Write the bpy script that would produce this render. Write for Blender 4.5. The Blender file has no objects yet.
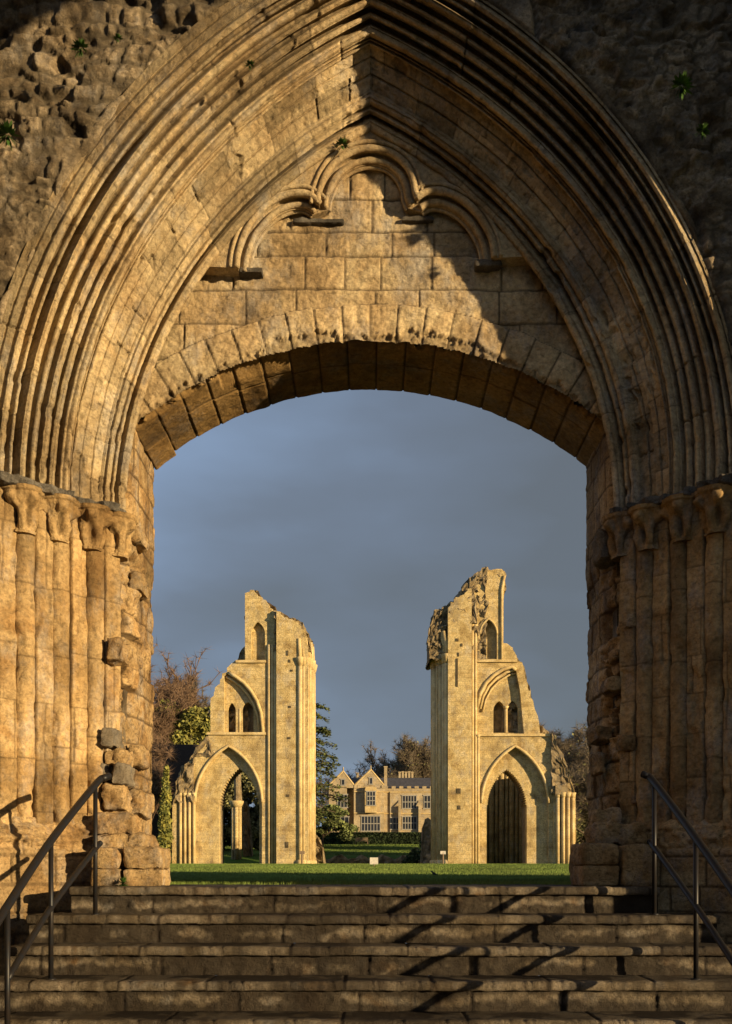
import bpy, math, random
import numpy as np
random.seed(7)
C = bpy.context.scene.collection
R = math.radians
PI = math.pi

# ------------------------------------------------------------------ scene basics
sc = bpy.context.scene
cam_d = bpy.data.cameras.new('camera'); cam = bpy.data.objects.new('camera', cam_d); C.objects.link(cam)
cam.location = (0, 0, 0); cam.rotation_euler = (R(90), 0, 0)
cam_d.sensor_fit = 'VERTICAL'; cam_d.sensor_height = 36; cam_d.lens = 35.16
cam_d.shift_y = 360/1024; cam_d.shift_x = -4/1024
cam_d.clip_end = 6000; cam_d.clip_start = 0.05
sc.camera = cam
sc.view_settings.view_transform = 'Standard'; sc.view_settings.look = 'None'
sc.view_settings.exposure = 0.78; sc.view_settings.gamma = 1

SUN_H = (-1.55, 1.0, -0.25)          # direction the light travels
el = math.atan(0.25/math.hypot(1.55, 1.0))
az = math.atan2(1.55, -1.0)          # bearing of the sun, clockwise from +Y
w = bpy.data.worlds.new('World'); sc.world = w; w.use_nodes = True
nt = w.node_tree; nt.nodes.clear()
def N(nt, t, **k):
    n = nt.nodes.new(t)
    for a, b in k.items(): setattr(n, a, b)
    return n
out = N(nt, 'ShaderNodeOutputWorld'); bg = N(nt, 'ShaderNodeBackground'); bg.inputs[1].default_value = 0.1
sky = N(nt, 'ShaderNodeTexSky', sky_type='NISHITA', sun_disc=False, sun_elevation=el, sun_rotation=az)
tc = N(nt, 'ShaderNodeTexCoord'); mp = N(nt, 'ShaderNodeMapping'); mp.inputs['Scale'].default_value = (1, 1, 2.6)
nz = N(nt, 'ShaderNodeTexNoise'); nz.inputs['Scale'].default_value = 2.1; nz.inputs['Detail'].default_value = 5; nz.inputs['Roughness'].default_value = 0.45
nt.links.new(tc.outputs['Generated'], mp.inputs[0]); nt.links.new(mp.outputs[0], nz.inputs['Vector'])
sep = N(nt, 'ShaderNodeSeparateXYZ'); nt.links.new(tc.outputs['Generated'], sep.inputs[0])
ma = N(nt, 'ShaderNodeMath', operation='MULTIPLY_ADD'); ma.inputs[1].default_value = 1.15; nt.links.new(sep.outputs[0], ma.inputs[0])
ma0 = N(nt, 'ShaderNodeMath', operation='MULTIPLY_ADD'); ma0.inputs[1].default_value = 1.7; ma0.inputs[2].default_value = -0.45
nt.links.new(nz.outputs[0], ma0.inputs[0]); nt.links.new(ma0.outputs[0], ma.inputs[2])
cr = N(nt, 'ShaderNodeValToRGB')
cr.color_ramp.elements[0].position = 0.08; cr.color_ramp.elements[0].color = (0.215, 0.295, 0.43, 1)
cr.color_ramp.elements[1].position = 0.62; cr.color_ramp.elements[1].color = (0.122, 0.143, 0.172, 1)
e = cr.color_ramp.elements.new(0.36); e.color = (0.152, 0.190, 0.255, 1)
nt.links.new(ma.outputs[0], cr.inputs[0])
mul = N(nt, 'ShaderNodeVectorMath', operation='SCALE'); # the storm deck is darker overhead than towards the horizon
dk = N(nt, 'ShaderNodeMapRange'); dk.inputs['From Min'].default_value = 0.40; dk.inputs['From Max'].default_value = 0.75; dk.inputs['To Min'].default_value = 6.4; dk.inputs['To Max'].default_value = 4.4
nt.links.new(sep.outputs[2], dk.inputs[0]); nt.links.new(cr.outputs[0], mul.inputs[0]); dy = N(nt, 'ShaderNodeMapRange'); dy.inputs['From Min'].default_value = -0.3; dy.inputs['From Max'].default_value = 0.5; dy.inputs['To Min'].default_value = 1.6; dy.inputs['To Max'].default_value = 1.0
nt.links.new(sep.outputs[1], dy.inputs[0])
dm = N(nt, 'ShaderNodeMath', operation='MULTIPLY'); nt.links.new(dk.outputs[0], dm.inputs[0]); nt.links.new(dy.outputs[0], dm.inputs[1]); nt.links.new(dm.outputs[0], mul.inputs['Scale'])
mx = N(nt, 'ShaderNodeMix', data_type='RGBA'); mx.inputs[0].default_value = 0.93
nt.links.new(sky.outputs[0], mx.inputs[6]); nt.links.new(mul.outputs[0], mx.inputs[7])
nt.links.new(mx.outputs[2], bg.inputs[0]); nt.links.new(bg.outputs[0], out.inputs[0])

from mathutils import Vector
sd = bpy.data.lights.new('sun', 'SUN'); sd.energy = 5.0; sd.angle = R(0.6); sd.color = (1.0, 0.76, 0.43)
sun = bpy.data.objects.new('sun', sd); C.objects.link(sun)
sun.rotation_euler = Vector(SUN_H).to_track_quat('-Z', 'Y').to_euler()
sun.location = (10, -10, 10)

# ------------------------------------------------------------------ noise helpers (numpy)
def _h(i, j, k, seed=0):
    with np.errstate(over='ignore'):
        x = (i.astype(np.int64)*374761393 + j.astype(np.int64)*668265263 + k.astype(np.int64)*2147483647 + seed*974634777) & 0xffffffff
        x = ((x ^ (x >> 13))*1274126177) & 0xffffffff
        x = x ^ (x >> 16)
        x = (x*2246822519) & 0xffffffff
        x = x ^ (x >> 15)
    return (x & 0xffffff)/float(0xffffff)
def vnoise(x, y, z, seed=0):
    xi, yi, zi = np.floor(x), np.floor(y), np.floor(z)
    fx, fy, fz = x-xi, y-yi, z-zi
    fx, fy, fz = [f*f*(3-2*f) for f in (fx, fy, fz)]
    r = 0
    for a in (0, 1):
        for b in (0, 1):
            for c in (0, 1):
                r = r + (fx if a else 1-fx)*(fy if b else 1-fy)*(fz if c else 1-fz)*_h(xi+a, yi+b, zi+c, seed)
    return r*2-1
def fbm(x, y, z, o=4, seed=0, g=0.5):
    r = 0; a = 1; f = 1
    for i in range(o):
        r = r + a*vnoise(x*f, y*f, z*f, seed+i); a *= g; f *= 2.03
    return r
def cells(u, v, seed=0, jit=0.85, tilt=False):
    ui, vi = np.floor(u), np.floor(v)
    f1 = np.full(u.shape, 9.0); f2 = f1.copy(); tl = np.zeros(u.shape); idv = np.zeros(u.shape); id2 = np.zeros(u.shape)
    z0 = np.zeros(u.shape)
    for a in (-1, 0, 1):
        for b in (-1, 0, 1):
            cu, cv = ui+a, vi+b
            px = cu+0.5+jit*(_h(cu, cv, z0, seed)-0.5); py = cv+0.5+jit*(_h(cu, cv, z0, seed+11)-0.5)
            d = np.hypot(u-px, v-py); hid = _h(cu, cv, z0, seed+23); hid2 = _h(cu, cv, z0, seed+37)
            m = d < f1; tl = np.where(m, (u-px)*(hid-0.5)*2+(v-py)*(hid2-0.5)*2, tl)
            f2 = np.where(m, f1, np.minimum(f2, d)); idv = np.where(m, hid, idv); id2 = np.where(m, hid2, id2); f1 = np.where(m, d, f1)
    return (f1, f2, idv, id2, tl) if tilt else (f1, f2, idv, id2)
def ashlar(u, v, ch=0.25, bw=0.45, seed=0, vary=0.25):
    """coursed blocks: returns block random, second random, distance to the nearest joint"""
    rs = np.random.RandomState(seed+5)
    v0 = v.min()-0.3; n = int((v.max()-v0)/ch*1.6)+6
    hs = ch*(1+vary*(rs.rand(n)*2-1)); edges = v0-rs.rand()*ch+np.concatenate([[0], np.cumsum(hs)])
    vv = v+0.006*vnoise(u*3, v*3, v*0, seed)
    row = np.clip(np.searchsorted(edges, vv.ravel())-1, 0, n-1).reshape(v.shape)
    dv = np.minimum(vv-edges[row], edges[row+1]-vv)
    idb = np.zeros(u.shape); idc = np.zeros(u.shape); du = np.full(u.shape, 9.0)
    u0, u1 = u.min()-1, u.max()+1
    uu = u+0.006*vnoise(u*3, v*3, v*0+5, seed+3)
    for r_ in np.unique(row):
        m = row == r_
        k = int((u1-u0)/bw*1.8)+6
        ws = bw*(0.6+0.9*rs.rand(k)); ue = u0-rs.rand()*bw+np.concatenate([[0], np.cumsum(ws)])
        b = np.clip(np.searchsorted(ue, uu[m])-1, 0, k-1)
        du[m] = np.minimum(uu[m]-ue[b], ue[b+1]-uu[m])
        rr = rs.rand(k+1); rq = rs.rand(k+1); idb[m] = rr[b]; idc[m] = rq[b]
    return idb, idc, np.minimum(du, dv)
def sstep(a, b, x):
    t = np.clip((x-a)/(b-a), 0, 1); return t*t*(3-2*t)

# ------------------------------------------------------------------ materials
MATS = {}
def stone(name, cols, mort=(0.05, 0.035, 0.02), scale=1.0, bump=0.5, rough=0.9, brick=None, tone=0.55, spec=0.2, stain=(0.5, (0.08, 0.055, 0.03)), bdist=0.018, pit=0.58, lichen=0.75):
    m = bpy.data.materials.new(name); m.use_nodes = True; t = m.node_tree; L = t.links.new
    b = t.nodes['Principled BSDF']; b.inputs['Roughness'].default_value = rough; b.inputs['Specular IOR Level'].default_value = spec
    tc = N(t, 'ShaderNodeTexCoord'); co = tc.outputs['Object']
    n1 = N(t, 'ShaderNodeTexNoise'); n1.inputs['Scale'].default_value = 1.7*scale; n1.inputs['Detail'].default_value = 9; n1.inputs['Roughness'].default_value = 0.62; n1.inputs['Distortion'].default_value = 0.4
    L(co, n1.inputs['Vector'])
    r = N(t, 'ShaderNodeValToRGB'); els = r.color_ramp.elements
    k = len(cols)
    els[0].position = 0.32; els[0].color = (*cols[0], 1); els[1].position = 0.68; els[1].color = (*cols[-1], 1)
    for i in range(1, k-1):
        e = els.new(0.32+0.36*i/(k-1)); e.color = (*cols[i], 1)
    L(n1.outputs[0], r.inputs[0])
    col = r.outputs[0]
    # fine speckle
    n2 = N(t, 'ShaderNodeTexNoise'); n2.inputs['Scale'].default_value = 28*scale; n2.inputs['Detail'].default_value = 6; n2.inputs['Roughness'].default_value = 0.7
    L(co, n2.inputs['Vector'])
    mr = N(t, 'ShaderNodeMapRange'); mr.inputs['From Min'].default_value = 0.3; mr.inputs['From Max'].default_value = 0.7; mr.inputs['To Min'].default_value = 0.62; mr.inputs['To Max'].default_value = 1.32
    L(n2.outputs[0], mr.inputs[0])
    at = N(t, 'ShaderNodeAttribute', attribute_name='tone')
    tm = N(t, 'ShaderNodeMath', operation='MULTIPLY_ADD'); tm.inputs[1].default_value = tone; tm.inputs[2].default_value = 1.0
    L(at.outputs['Fac'], tm.inputs[0])
    mm = N(t, 'ShaderNodeMath', operation='MULTIPLY'); L(tm.outputs[0], mm.inputs[0]); L(mr.outputs[0], mm.inputs[1])
    vs = N(t, 'ShaderNodeVectorMath', operation='SCALE'); L(col, vs.inputs[0]); L(mm.outputs[0], vs.inputs['Scale'])
    col = vs.outputs[0]
    # stains
    n3 = N(t, 'ShaderNodeTexNoise'); n3.inputs['Scale'].default_value = 0.9*scale; n3.inputs['Detail'].default_value = 8; n3.inputs['Roughness'].default_value = 0.7
    mpp = N(t, 'ShaderNodeMapping'); mpp.inputs['Scale'].default_value = (1.6, 1.6, 0.7); mpp.inputs['Location'].default_value = (3.1, 7.7, 1.3)
    L(co, mpp.inputs[0]); L(mpp.outputs[0], n3.inputs['Vector'])
    m3 = N(t, 'ShaderNodeMapRange'); m3.inputs['From Min'].default_value = 0.54; m3.inputs['From Max'].default_value = 0.72; m3.inputs['To Max'].default_value = stain[0]
    L(n3.outputs[0], m3.inputs[0])
    x1 = N(t, 'ShaderNodeMix', data_type='RGBA'); L(m3.outputs[0], x1.inputs[0]); L(col, x1.inputs[6]); x1.inputs[7].default_value = (*stain[1], 1)
    col = x1.outputs[2]
    n5 = N(t, 'ShaderNodeTexNoise'); n5.inputs['Scale'].default_value = 2.3*scale; n5.inputs['Detail'].default_value = 12; n5.inputs['Roughness'].default_value = 0.74
    mp5 = N(t, 'ShaderNodeMapping'); mp5.inputs['Location'].default_value = (9.1, 2.7, 5.3); mp5.inputs['Scale'].default_value = (1.3, 1.3, 0.8)
    L(co, mp5.inputs[0]); L(mp5.outputs[0], n5.inputs['Vector'])
    m5 = N(t, 'ShaderNodeMapRange'); m5.inputs['From Min'].default_value = 0.50; m5.inputs['From Max'].default_value = 0.64; m5.inputs['To Max'].default_value = lichen
    L(n5.outputs[0], m5.inputs[0])
    hs = N(t, 'ShaderNodeHueSaturation'); hs.inputs['Saturation'].default_value = 0.42; hs.inputs['Value'].default_value = 0.74; L(col, hs.inputs['Color'])
    x5 = N(t, 'ShaderNodeMix', data_type='RGBA'); L(m5.outputs[0], x5.inputs[0]); L(col, x5.inputs[6]); L(hs.outputs[0], x5.inputs[7])
    col = x5.outputs[2]
    npit = N(t, 'ShaderNodeTexNoise'); npit.inputs['Scale'].default_value = 17*scale; npit.inputs['Detail'].default_value = 12; npit.inputs['Roughness'].default_value = 0.78; npit.inputs['Distortion'].default_value = 0.6
    mp2 = N(t, 'ShaderNodeMapping'); mp2.inputs['Scale'].default_value = (1, 1, 1.5); L(co, mp2.inputs[0]); L(mp2.outputs[0], npit.inputs['Vector'])
    mpit = N(t, 'ShaderNodeMapRange'); mpit.inputs['From Min'].default_value = 0.36; mpit.inputs['From Max'].default_value = 0.50; mpit.inputs['To Min'].default_value = pit; mpit.inputs['To Max'].default_value = 1.0
    L(npit.outputs[0], mpit.inputs[0])
    vp = N(t, 'ShaderNodeVectorMath', operation='SCALE'); L(col, vp.inputs[0]); L(mpit.outputs[0], vp.inputs['Scale']); col = vp.outputs[0]
    hgt = N(t, 'ShaderNodeMath', operation='ADD')
    L(npit.outputs[0], hgt.inputs[1])
    n4 = N(t, 'ShaderNodeTexNoise'); n4.inputs['Scale'].default_value = 45*scale; n4.inputs['Detail'].default_value = 10; n4.inputs['Roughness'].default_value = 0.68
    L(co, n4.inputs['Vector']); L(n4.outputs[0], hgt.inputs[0])
    h = hgt.outputs[0]
    if brick:
        sx = N(t, 'ShaderNodeSeparateXYZ'); L(co, sx.inputs[0])
        ad = N(t, 'ShaderNodeMath', operation='ADD'); L(sx.outputs[0], ad.inputs[0]); L(sx.outputs[1], ad.inputs[1])
        cb = N(t, 'ShaderNodeCombineXYZ'); L(ad.outputs[0], cb.inputs[0]); L(sx.outputs[2], cb.inputs[1])
        bt = N(t, 'ShaderNodeTexBrick'); bt.inputs['Scale'].default_value = 1; bt.inputs['Brick Width'].default_value = brick[0]; bt.inputs['Row Height'].default_value = brick[1]
        bt.inputs['Mortar Size'].default_value = brick[2]; bt.inputs['Color1'].default_value = (1.08, 1.07, 1.06, 1); bt.inputs['Color2'].default_value = (0.88, 0.88, 0.88, 1); bt.inputs['Mortar'].default_value = (0.80, 0.78, 0.74, 1); bt.inputs['Mortar Smooth'].default_value = 0.3
        L(cb.outputs[0], bt.inputs['Vector'])
        x2 = N(t, 'ShaderNodeMix', data_type='RGBA', blend_type='MULTIPLY'); x2.inputs[0].default_value = 1; L(col, x2.inputs[6]); L(bt.outputs[0], x2.inputs[7]); col = x2.outputs[2]
    am = N(t, 'ShaderNodeAttribute', attribute_name='mort')
    x3 = N(t, 'ShaderNodeMix', data_type='RGBA'); L(am.outputs['Fac'], x3.inputs[0]); L(col, x3.inputs[6]); x3.inputs[7].default_value = (*mort, 1)
    L(x3.outputs[2], b.inputs['Base Color'])
    bp = N(t, 'ShaderNodeBump'); bp.inputs['Strength'].default_value = bump; bp.inputs['Distance'].default_value = bdist
    L(h, bp.inputs['Height']); L(bp.outputs[0], b.inputs['Normal'])
    MATS[name] = m; return m
def plain(name, c, rough=0.6, metal=0, noise=0.25, scale=8, c2=None, bump=0.0, trans=0):
    m = bpy.data.materials.new(name); m.use_nodes = True; t = m.node_tree; L = t.links.new
    b = t.nodes['Principled BSDF']; b.inputs['Roughness'].default_value = rough; b.inputs['Metallic'].default_value = metal
    b.inputs['Specular IOR Level'].default_value = 0.3
    tc = N(t, 'ShaderNodeTexCoord'); n1 = N(t, 'ShaderNodeTexNoise'); n1.inputs['Scale'].default_value = scale; n1.inputs['Detail'].default_value = 6
    L(tc.outputs['Object'], n1.inputs['Vector'])
    c2 = c2 or tuple(x*(1-noise) for x in c)
    r = N(t, 'ShaderNodeValToRGB'); r.color_ramp.elements[0].position = 0.35; r.color_ramp.elements[0].color = (*c2, 1); r.color_ramp.elements[1].position = 0.65; r.color_ramp.elements[1].color = (*c, 1)
    L(n1.outputs[0], r.inputs[0])
    at = N(t, 'ShaderNodeAttribute', attribute_name='tone')
    tm = N(t, 'ShaderNodeMath', operation='MULTIPLY_ADD'); tm.inputs[1].default_value = 0.6; tm.inputs[2].default_value = 1.0; L(at.outputs['Fac'], tm.inputs[0])
    vs = N(t, 'ShaderNodeVectorMath', operation='SCALE'); L(r.outputs[0], vs.inputs[0]); L(tm.outputs[0], vs.inputs['Scale'])
    L(vs.outputs[0], b.inputs['Base Color'])
    if bump:
        bp = N(t, 'ShaderNodeBump'); bp.inputs['Strength'].default_value = bump; bp.inputs['Distance'].default_value = 0.02; L(n1.outputs[0], bp.inputs['Height']); L(bp.outputs[0], b.inputs['Normal'])
    MATS[name] = m; return m

M_arch = stone('arch_limestone', [(0.27, 0.185, 0.092), (0.38, 0.27, 0.142), (0.47, 0.36, 0.205), (0.40, 0.275, 0.135)], mort=(0.055, 0.036, 0.02), bump=0.8, stain=(0.55, (0.12, 0.06, 0.02)))
M_rub = stone('rubble_stone', [(0.045, 0.032, 0.019), (0.115, 0.083, 0.048), (0.22, 0.168, 0.105), (0.08, 0.055, 0.031)], mort=(0.10, 0.078, 0.05), bump=0.9, tone=0.9, scale=1.6, stain=(0.75, (0.03, 0.022, 0.012)))
M_core = stone('jamb_rubble', [(0.16, 0.09, 0.034), (0.30, 0.185, 0.078), (0.41, 0.28, 0.135), (0.24, 0.137, 0.052)], mort=(0.06, 0.035, 0.016), bump=0.9, tone=0.8, scale=1.5, pit=0.35)
M_jamb = stone('jamb_limestone', [(0.20, 0.118, 0.045), (0.33, 0.21, 0.088), (0.43, 0.295, 0.14), (0.30, 0.175, 0.066)], mort=(0.05, 0.028, 0.012), bump=0.8, stain=(0.65, (0.15, 0.08, 0.028)), tone=0.7)
M_sof = stone('soffit_stone', [(0.16, 0.09, 0.03), (0.27, 0.165, 0.06), (0.34, 0.22, 0.095)], mort=(0.03, 0.02, 0.01), bump=0.6, tone=0.6)
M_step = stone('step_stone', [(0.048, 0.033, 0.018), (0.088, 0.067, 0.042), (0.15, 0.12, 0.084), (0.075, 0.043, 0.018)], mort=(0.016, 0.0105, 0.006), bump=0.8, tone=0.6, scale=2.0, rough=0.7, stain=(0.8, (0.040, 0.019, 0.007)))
M_string = stone('string_course_stone', [(0.06, 0.052, 0.042), (0.14, 0.12, 0.095), (0.23, 0.20, 0.16)], bump=0.9, tone=0.7, scale=3)
M_grey = stone('grey_stone', [(0.15, 0.118, 0.08), (0.22, 0.178, 0.126), (0.29, 0.24, 0.175)], bump=0.8, scale=3)
M_tow = stone('tower_limestone', [(0.33, 0.22, 0.085), (0.52, 0.375, 0.16), (0.66, 0.50, 0.235), (0.47, 0.32, 0.12)], lichen=0.5, scale=0.45, bump=0.9, brick=(0.75, 0.34, 0.022), stain=(0.8, (0.20, 0.145, 0.08)), bdist=0.09, pit=0.5)
M_towr = stone('tower_rubble', [(0.20, 0.145, 0.075), (0.34, 0.25, 0.135), (0.48, 0.37, 0.21)], scale=1.2, bump=1.0, tone=0.8, stain=(0.7, (0.09, 0.065, 0.035)), bdist=0.12)
M_towm = stone('tower_moulding', [(0.42, 0.285, 0.115), (0.56, 0.41, 0.185), (0.68, 0.52, 0.26)], lichen=0.35, scale=0.6, bump=0.6, stain=(0.45, (0.2, 0.15, 0.09)), bdist=0.04)
M_house = stone('house_stone', [(0.30, 0.225, 0.12), (0.42, 0.325, 0.19), (0.50, 0.40, 0.245)], scale=0.5, bump=0.4, brick=(0.9, 0.35, 0.02), stain=(0.5, (0.17, 0.125, 0.07)), bdist=0.03)
M_pave = stone('paving_stone', [(0.05, 0.038, 0.024), (0.08, 0.062, 0.04), (0.11, 0.09, 0.06)], bump=0.6, scale=2, brick=(0.9, 0.6, 0.01), rough=0.7)
M_iron = plain('painted_iron', (0.014, 0.015, 0.018), rough=0.45, metal=0.3, c2=(0.02, 0.015, 0.012), scale=30)
M_roof = plain('slate_roof', (0.085, 0.08, 0.085), rough=0.7, c2=(0.05, 0.047, 0.05), scale=3)
M_dark = plain('shade_dark_slate', (0.028, 0.019, 0.013), rough=0.95, scale=3)  # near-black stands in for the outbuilding's shade; drainpipe shares it
M_white = plain('white_paint', (0.34, 0.31, 0.26), rough=0.6)
M_glass = plain('window_glass', (0.03, 0.035, 0.045), rough=0.12)
M_board = plain('board_face', (0.62, 0.55, 0.44), rough=0.6)
M_wood = plain('weathered_wood', (0.22, 0.15, 0.09), rough=0.8, scale=12)
M_bird = plain('black_feathers', (0.012, 0.012, 0.014), rough=0.5)
M_leafr = plain('fallen_leaf', (0.35, 0.10, 0.02), rough=0.7)
M_fern = plain('fern_green', (0.045, 0.10, 0.015), rough=0.6, scale=40)
M_cedar = plain('cedar_needles', (0.17, 0.19, 0.06), rough=0.8, c2=(0.07, 0.09, 0.03), scale=1.2)
M_yew = plain('yew_green', (0.045, 0.065, 0.02), rough=0.85, c2=(0.015, 0.025, 0.01), scale=2)
M_ygreen = plain('yellow_green_leaf', (0.26, 0.23, 0.05), rough=0.75, c2=(0.12, 0.13, 0.03), scale=1.5)
M_olive = plain('olive_leaf', (0.27, 0.25, 0.10), rough=0.8, c2=(0.06, 0.06, 0.028), scale=1.0)
M_bark = plain('bark', (0.10, 0.07, 0.045), rough=0.9, scale=4)
M_twigr = plain('reddish_twig', (0.20, 0.125, 0.075), rough=0.9, scale=2)
M_twigg = plain('grey_twig', (0.17, 0.13, 0.085), rough=0.9, scale=2)
M_ivy = plain('ivy_leaf', (0.05, 0.07, 0.022), rough=0.6, c2=(0.02, 0.03, 0.012), scale=3)
M_blade = plain('grass_blade', (0.145, 0.185, 0.034), rough=0.8, c2=(0.08, 0.12, 0.02), scale=5)
# lawn
def lawn_mat():
    m = bpy.data.materials.new('lawn_grass'); m.use_nodes = True; t = m.node_tree; L = t.links.new
    b = t.nodes['Principled BSDF']; b.inputs['Roughness'].default_value = 0.85; b.inputs['Specular IOR Level'].default_value = 0.15
    tc = N(t, 'ShaderNodeTexCoord')
    n1 = N(t, 'ShaderNodeTexNoise'); n1.inputs['Scale'].default_value = 0.35; n1.inputs['Detail'].default_value = 10; n1.inputs['Roughness'].default_value = 0.7
    L(tc.outputs['Object'], n1.inputs['Vector'])
    r = N(t, 'ShaderNodeValToRGB'); r.color_ramp.elements[0].position = 0.35; r.color_ramp.elements[0].color = (0.05, 0.10, 0.012, 1)
    r.color_ramp.elements[1].position = 0.65; r.color_ramp.elements[1].color = (0.09, 0.15, 0.02, 1)
    L(n1.outputs[0], r.inputs[0]); L(r.outputs[0], b.inputs['Base Color'])
    n2 = N(t, 'ShaderNodeTexNoise'); n2.inputs['Scale'].default_value = 14; n2.inputs['Detail'].default_value = 6; L(tc.outputs['Object'], n2.inputs['Vector'])
    bp = N(t, 'ShaderNodeBump'); bp.inputs['Strength'].default_value = 1.0; bp.inputs['Distance'].default_value = 0.12; L(n2.outputs[0], bp.inputs['Height']); L(bp.outputs[0], b.inputs['Normal'])
    return m
M_lawn = lawn_mat()

# ------------------------------------------------------------------ object helpers
BASE = {}
def thing(name, label, cat, loc=(0, 0, 0), group=None):
    o = bpy.data.objects.new(name, None); C.objects.link(o); o.location = loc
    o['label'] = label; o['category'] = cat
    if group: o['group'] = group
    BASE[o.name] = np.array(loc, float); return o
def tag(o, label, cat, group=None, kind=None):
    if label: o['label'] = label
    if cat: o['category'] = cat
    if group: o['group'] = group
    if kind: o['kind'] = kind
    return o
def mesh(name, V, F, mat, parent=None, tone=None, mort=None, smooth=True, origin=None, label=None):
    V = np.asarray(V, float).reshape(-1, 3)
    base = BASE[parent.name] if parent is not None else np.array(origin if origin is not None else (0, 0, 0), float)
    me = bpy.data.meshes.new(name)
    if isinstance(F, np.ndarray) and F.ndim == 2:
        n, k = F.shape
        me.vertices.add(len(V)); me.vertices.foreach_set('co', (V-base).ravel())
        me.loops.add(n*k); me.loops.foreach_set('vertex_index', F.ravel().astype(np.int32))
        me.polygons.add(n); me.polygons.foreach_set('loop_start', np.arange(0, n*k, k, dtype=np.int32))
        me.update(calc_edges=True)
    else:
        me.from_pydata([tuple(v) for v in (V-base)], [], [tuple(int(i) for i in f) for f in F]); me.update()
    if smooth: me.polygons.foreach_set('use_smooth', np.ones(len(me.polygons), dtype=bool))
    for nm, a in (('tone', tone), ('mort', mort)):
        if a is not None:
            at = me.attributes.new(nm, 'FLOAT', 'POINT'); at.data.foreach_set('value', np.asarray(a, np.float32).ravel())
    me.materials.append(mat)
    o = bpy.data.objects.new(name, me); C.objects.link(o)
    if parent is not None:
        o.parent = parent; BASE[o.name] = base
        # a sub-part of a mesh part sits at that part's own origin
    else:
        o.location = base; BASE[o.name] = base
    if label: o['label'] = label
    return o
def gridF(nu, nv, mask=None, closed_u=False):
    i = np.arange(nu*nv).reshape(nu, nv)
    if closed_u: i = np.vstack([i, i[:1]])
    F = np.stack([i[:-1, :-1], i[1:, :-1], i[1:, 1:], i[:-1, 1:]], -1).reshape(-1, 4)
    if mask is not None:
        mk = mask.ravel(); F = F[mk[F].all(1)]
    return F
def compact(V, F, *attrs):
    used = np.unique(F); idx = np.full(len(V), -1); idx[used] = np.arange(len(used))
    return V[used], idx[F], [a[used] for a in attrs]
class MB:
    def __init__(s): s.V = []; s.F = []; s.T = []; s.n = 0
    def add(s, V, F, t=0.0):
        s.V.append(np.asarray(V, float).reshape(-1, 3)); s.F += [tuple(int(i)+s.n for i in f) for f in F]
        s.T.append(np.full(len(s.V[-1]), t)); s.n += len(s.V[-1])
    def box(s, x0, x1, y0, y1, z0, z1, t=0.0):
        V = [(x, y, z) for x in (x0, x1) for y in (y0, y1) for z in (z0, z1)]
        s.add(V, [(0, 1, 3, 2), (4, 6, 7, 5), (0, 4, 5, 1), (2, 3, 7, 6), (0, 2, 6, 4), (1, 5, 7, 3)], t)
    def tube(s, pts, rad, n=8, t=0.0, cap=True):
        pts = np.asarray(pts, float); k = len(pts); rad = np.broadcast_to(rad, (k,))
        tg = np.gradient(pts, axis=0); tg /= np.linalg.norm(tg, axis=1)[:, None]+1e-9
        up = np.array([0, 0, 1.0]) if abs(tg[0][2]) < 0.9 else np.array([1.0, 0, 0])
        V = []
        for i in range(k):
            a = np.cross(tg[i], up); a /= np.linalg.norm(a)+1e-9; b = np.cross(a, tg[i]); up = b
            for j in range(n):
                th = 2*PI*j/n; V.append(pts[i]+rad[i]*(math.cos(th)*a+math.sin(th)*b))
        F = [(i*n+j, i*n+(j+1) % n, (i+1)*n+(j+1) % n, (i+1)*n+j) for i in range(k-1) for j in range(n)]
        if cap: F += [tuple(range(n-1, -1, -1)), tuple(range((k-1)*n, k*n))]
        s.add(V, F, t)
    def prism(s, poly, y0, y1, t=0.0):     # convex-ish polygon in x,z swept in y
        n = len(poly); V = [(x, y0, z) for x, z in poly]+[(x, y1, z) for x, z in poly]
        s.add(V, [tuple(range(n)), tuple(range(2*n-1, n-1, -1))]+[(i, i+n, (i+1) % n+n, (i+1) % n) for i in range(n)], t)
    def build(s, name, mat, parent=None, smooth=False, origin=None, label=None):
        return mesh(name, np.concatenate(s.V), s.F, mat, parent, tone=np.concatenate(s.T), smooth=smooth, origin=origin, label=label)
def fill_extrude(outline, holes, d0, d1, axis='y'):
    """solid sheet: outline in the x,z plane (or y,z when axis='x') with holes, between depths d0 and d1"""
    cu = bpy.data.curves.new('t', 'CURVE'); cu.dimensions = '2D'; cu.fill_mode = 'BOTH'; cu.extrude = (d1-d0)/2
    for ring in [outline]+holes:
        sp = cu.splines.new('POLY'); sp.points.add(len(ring)-1)
        for p, (a, b) in zip(sp.points, ring): p.co = (a, b, 0, 1)
        sp.use_cyclic_u = True
    ob = bpy.data.objects.new('t', cu); C.objects.link(ob)
    dg = bpy.context.evaluated_depsgraph_get(); me = bpy.data.meshes.new_from_object(ob.evaluated_get(dg))
    n = len(me.vertices); co = np.zeros(n*3); me.vertices.foreach_get('co', co); co = co.reshape(-1, 3)
    F = [tuple(p.vertices) for p in me.polygons]
    mid = (d0+d1)/2
    V = np.stack([co[:, 0], mid+co[:, 2], co[:, 1]], 1) if axis == 'y' else np.stack([mid+co[:, 2], co[:, 0], co[:, 1]], 1)
    bpy.data.objects.remove(ob); bpy.data.curves.remove(cu); bpy.data.meshes.remove(me)
    return V, F
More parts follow.
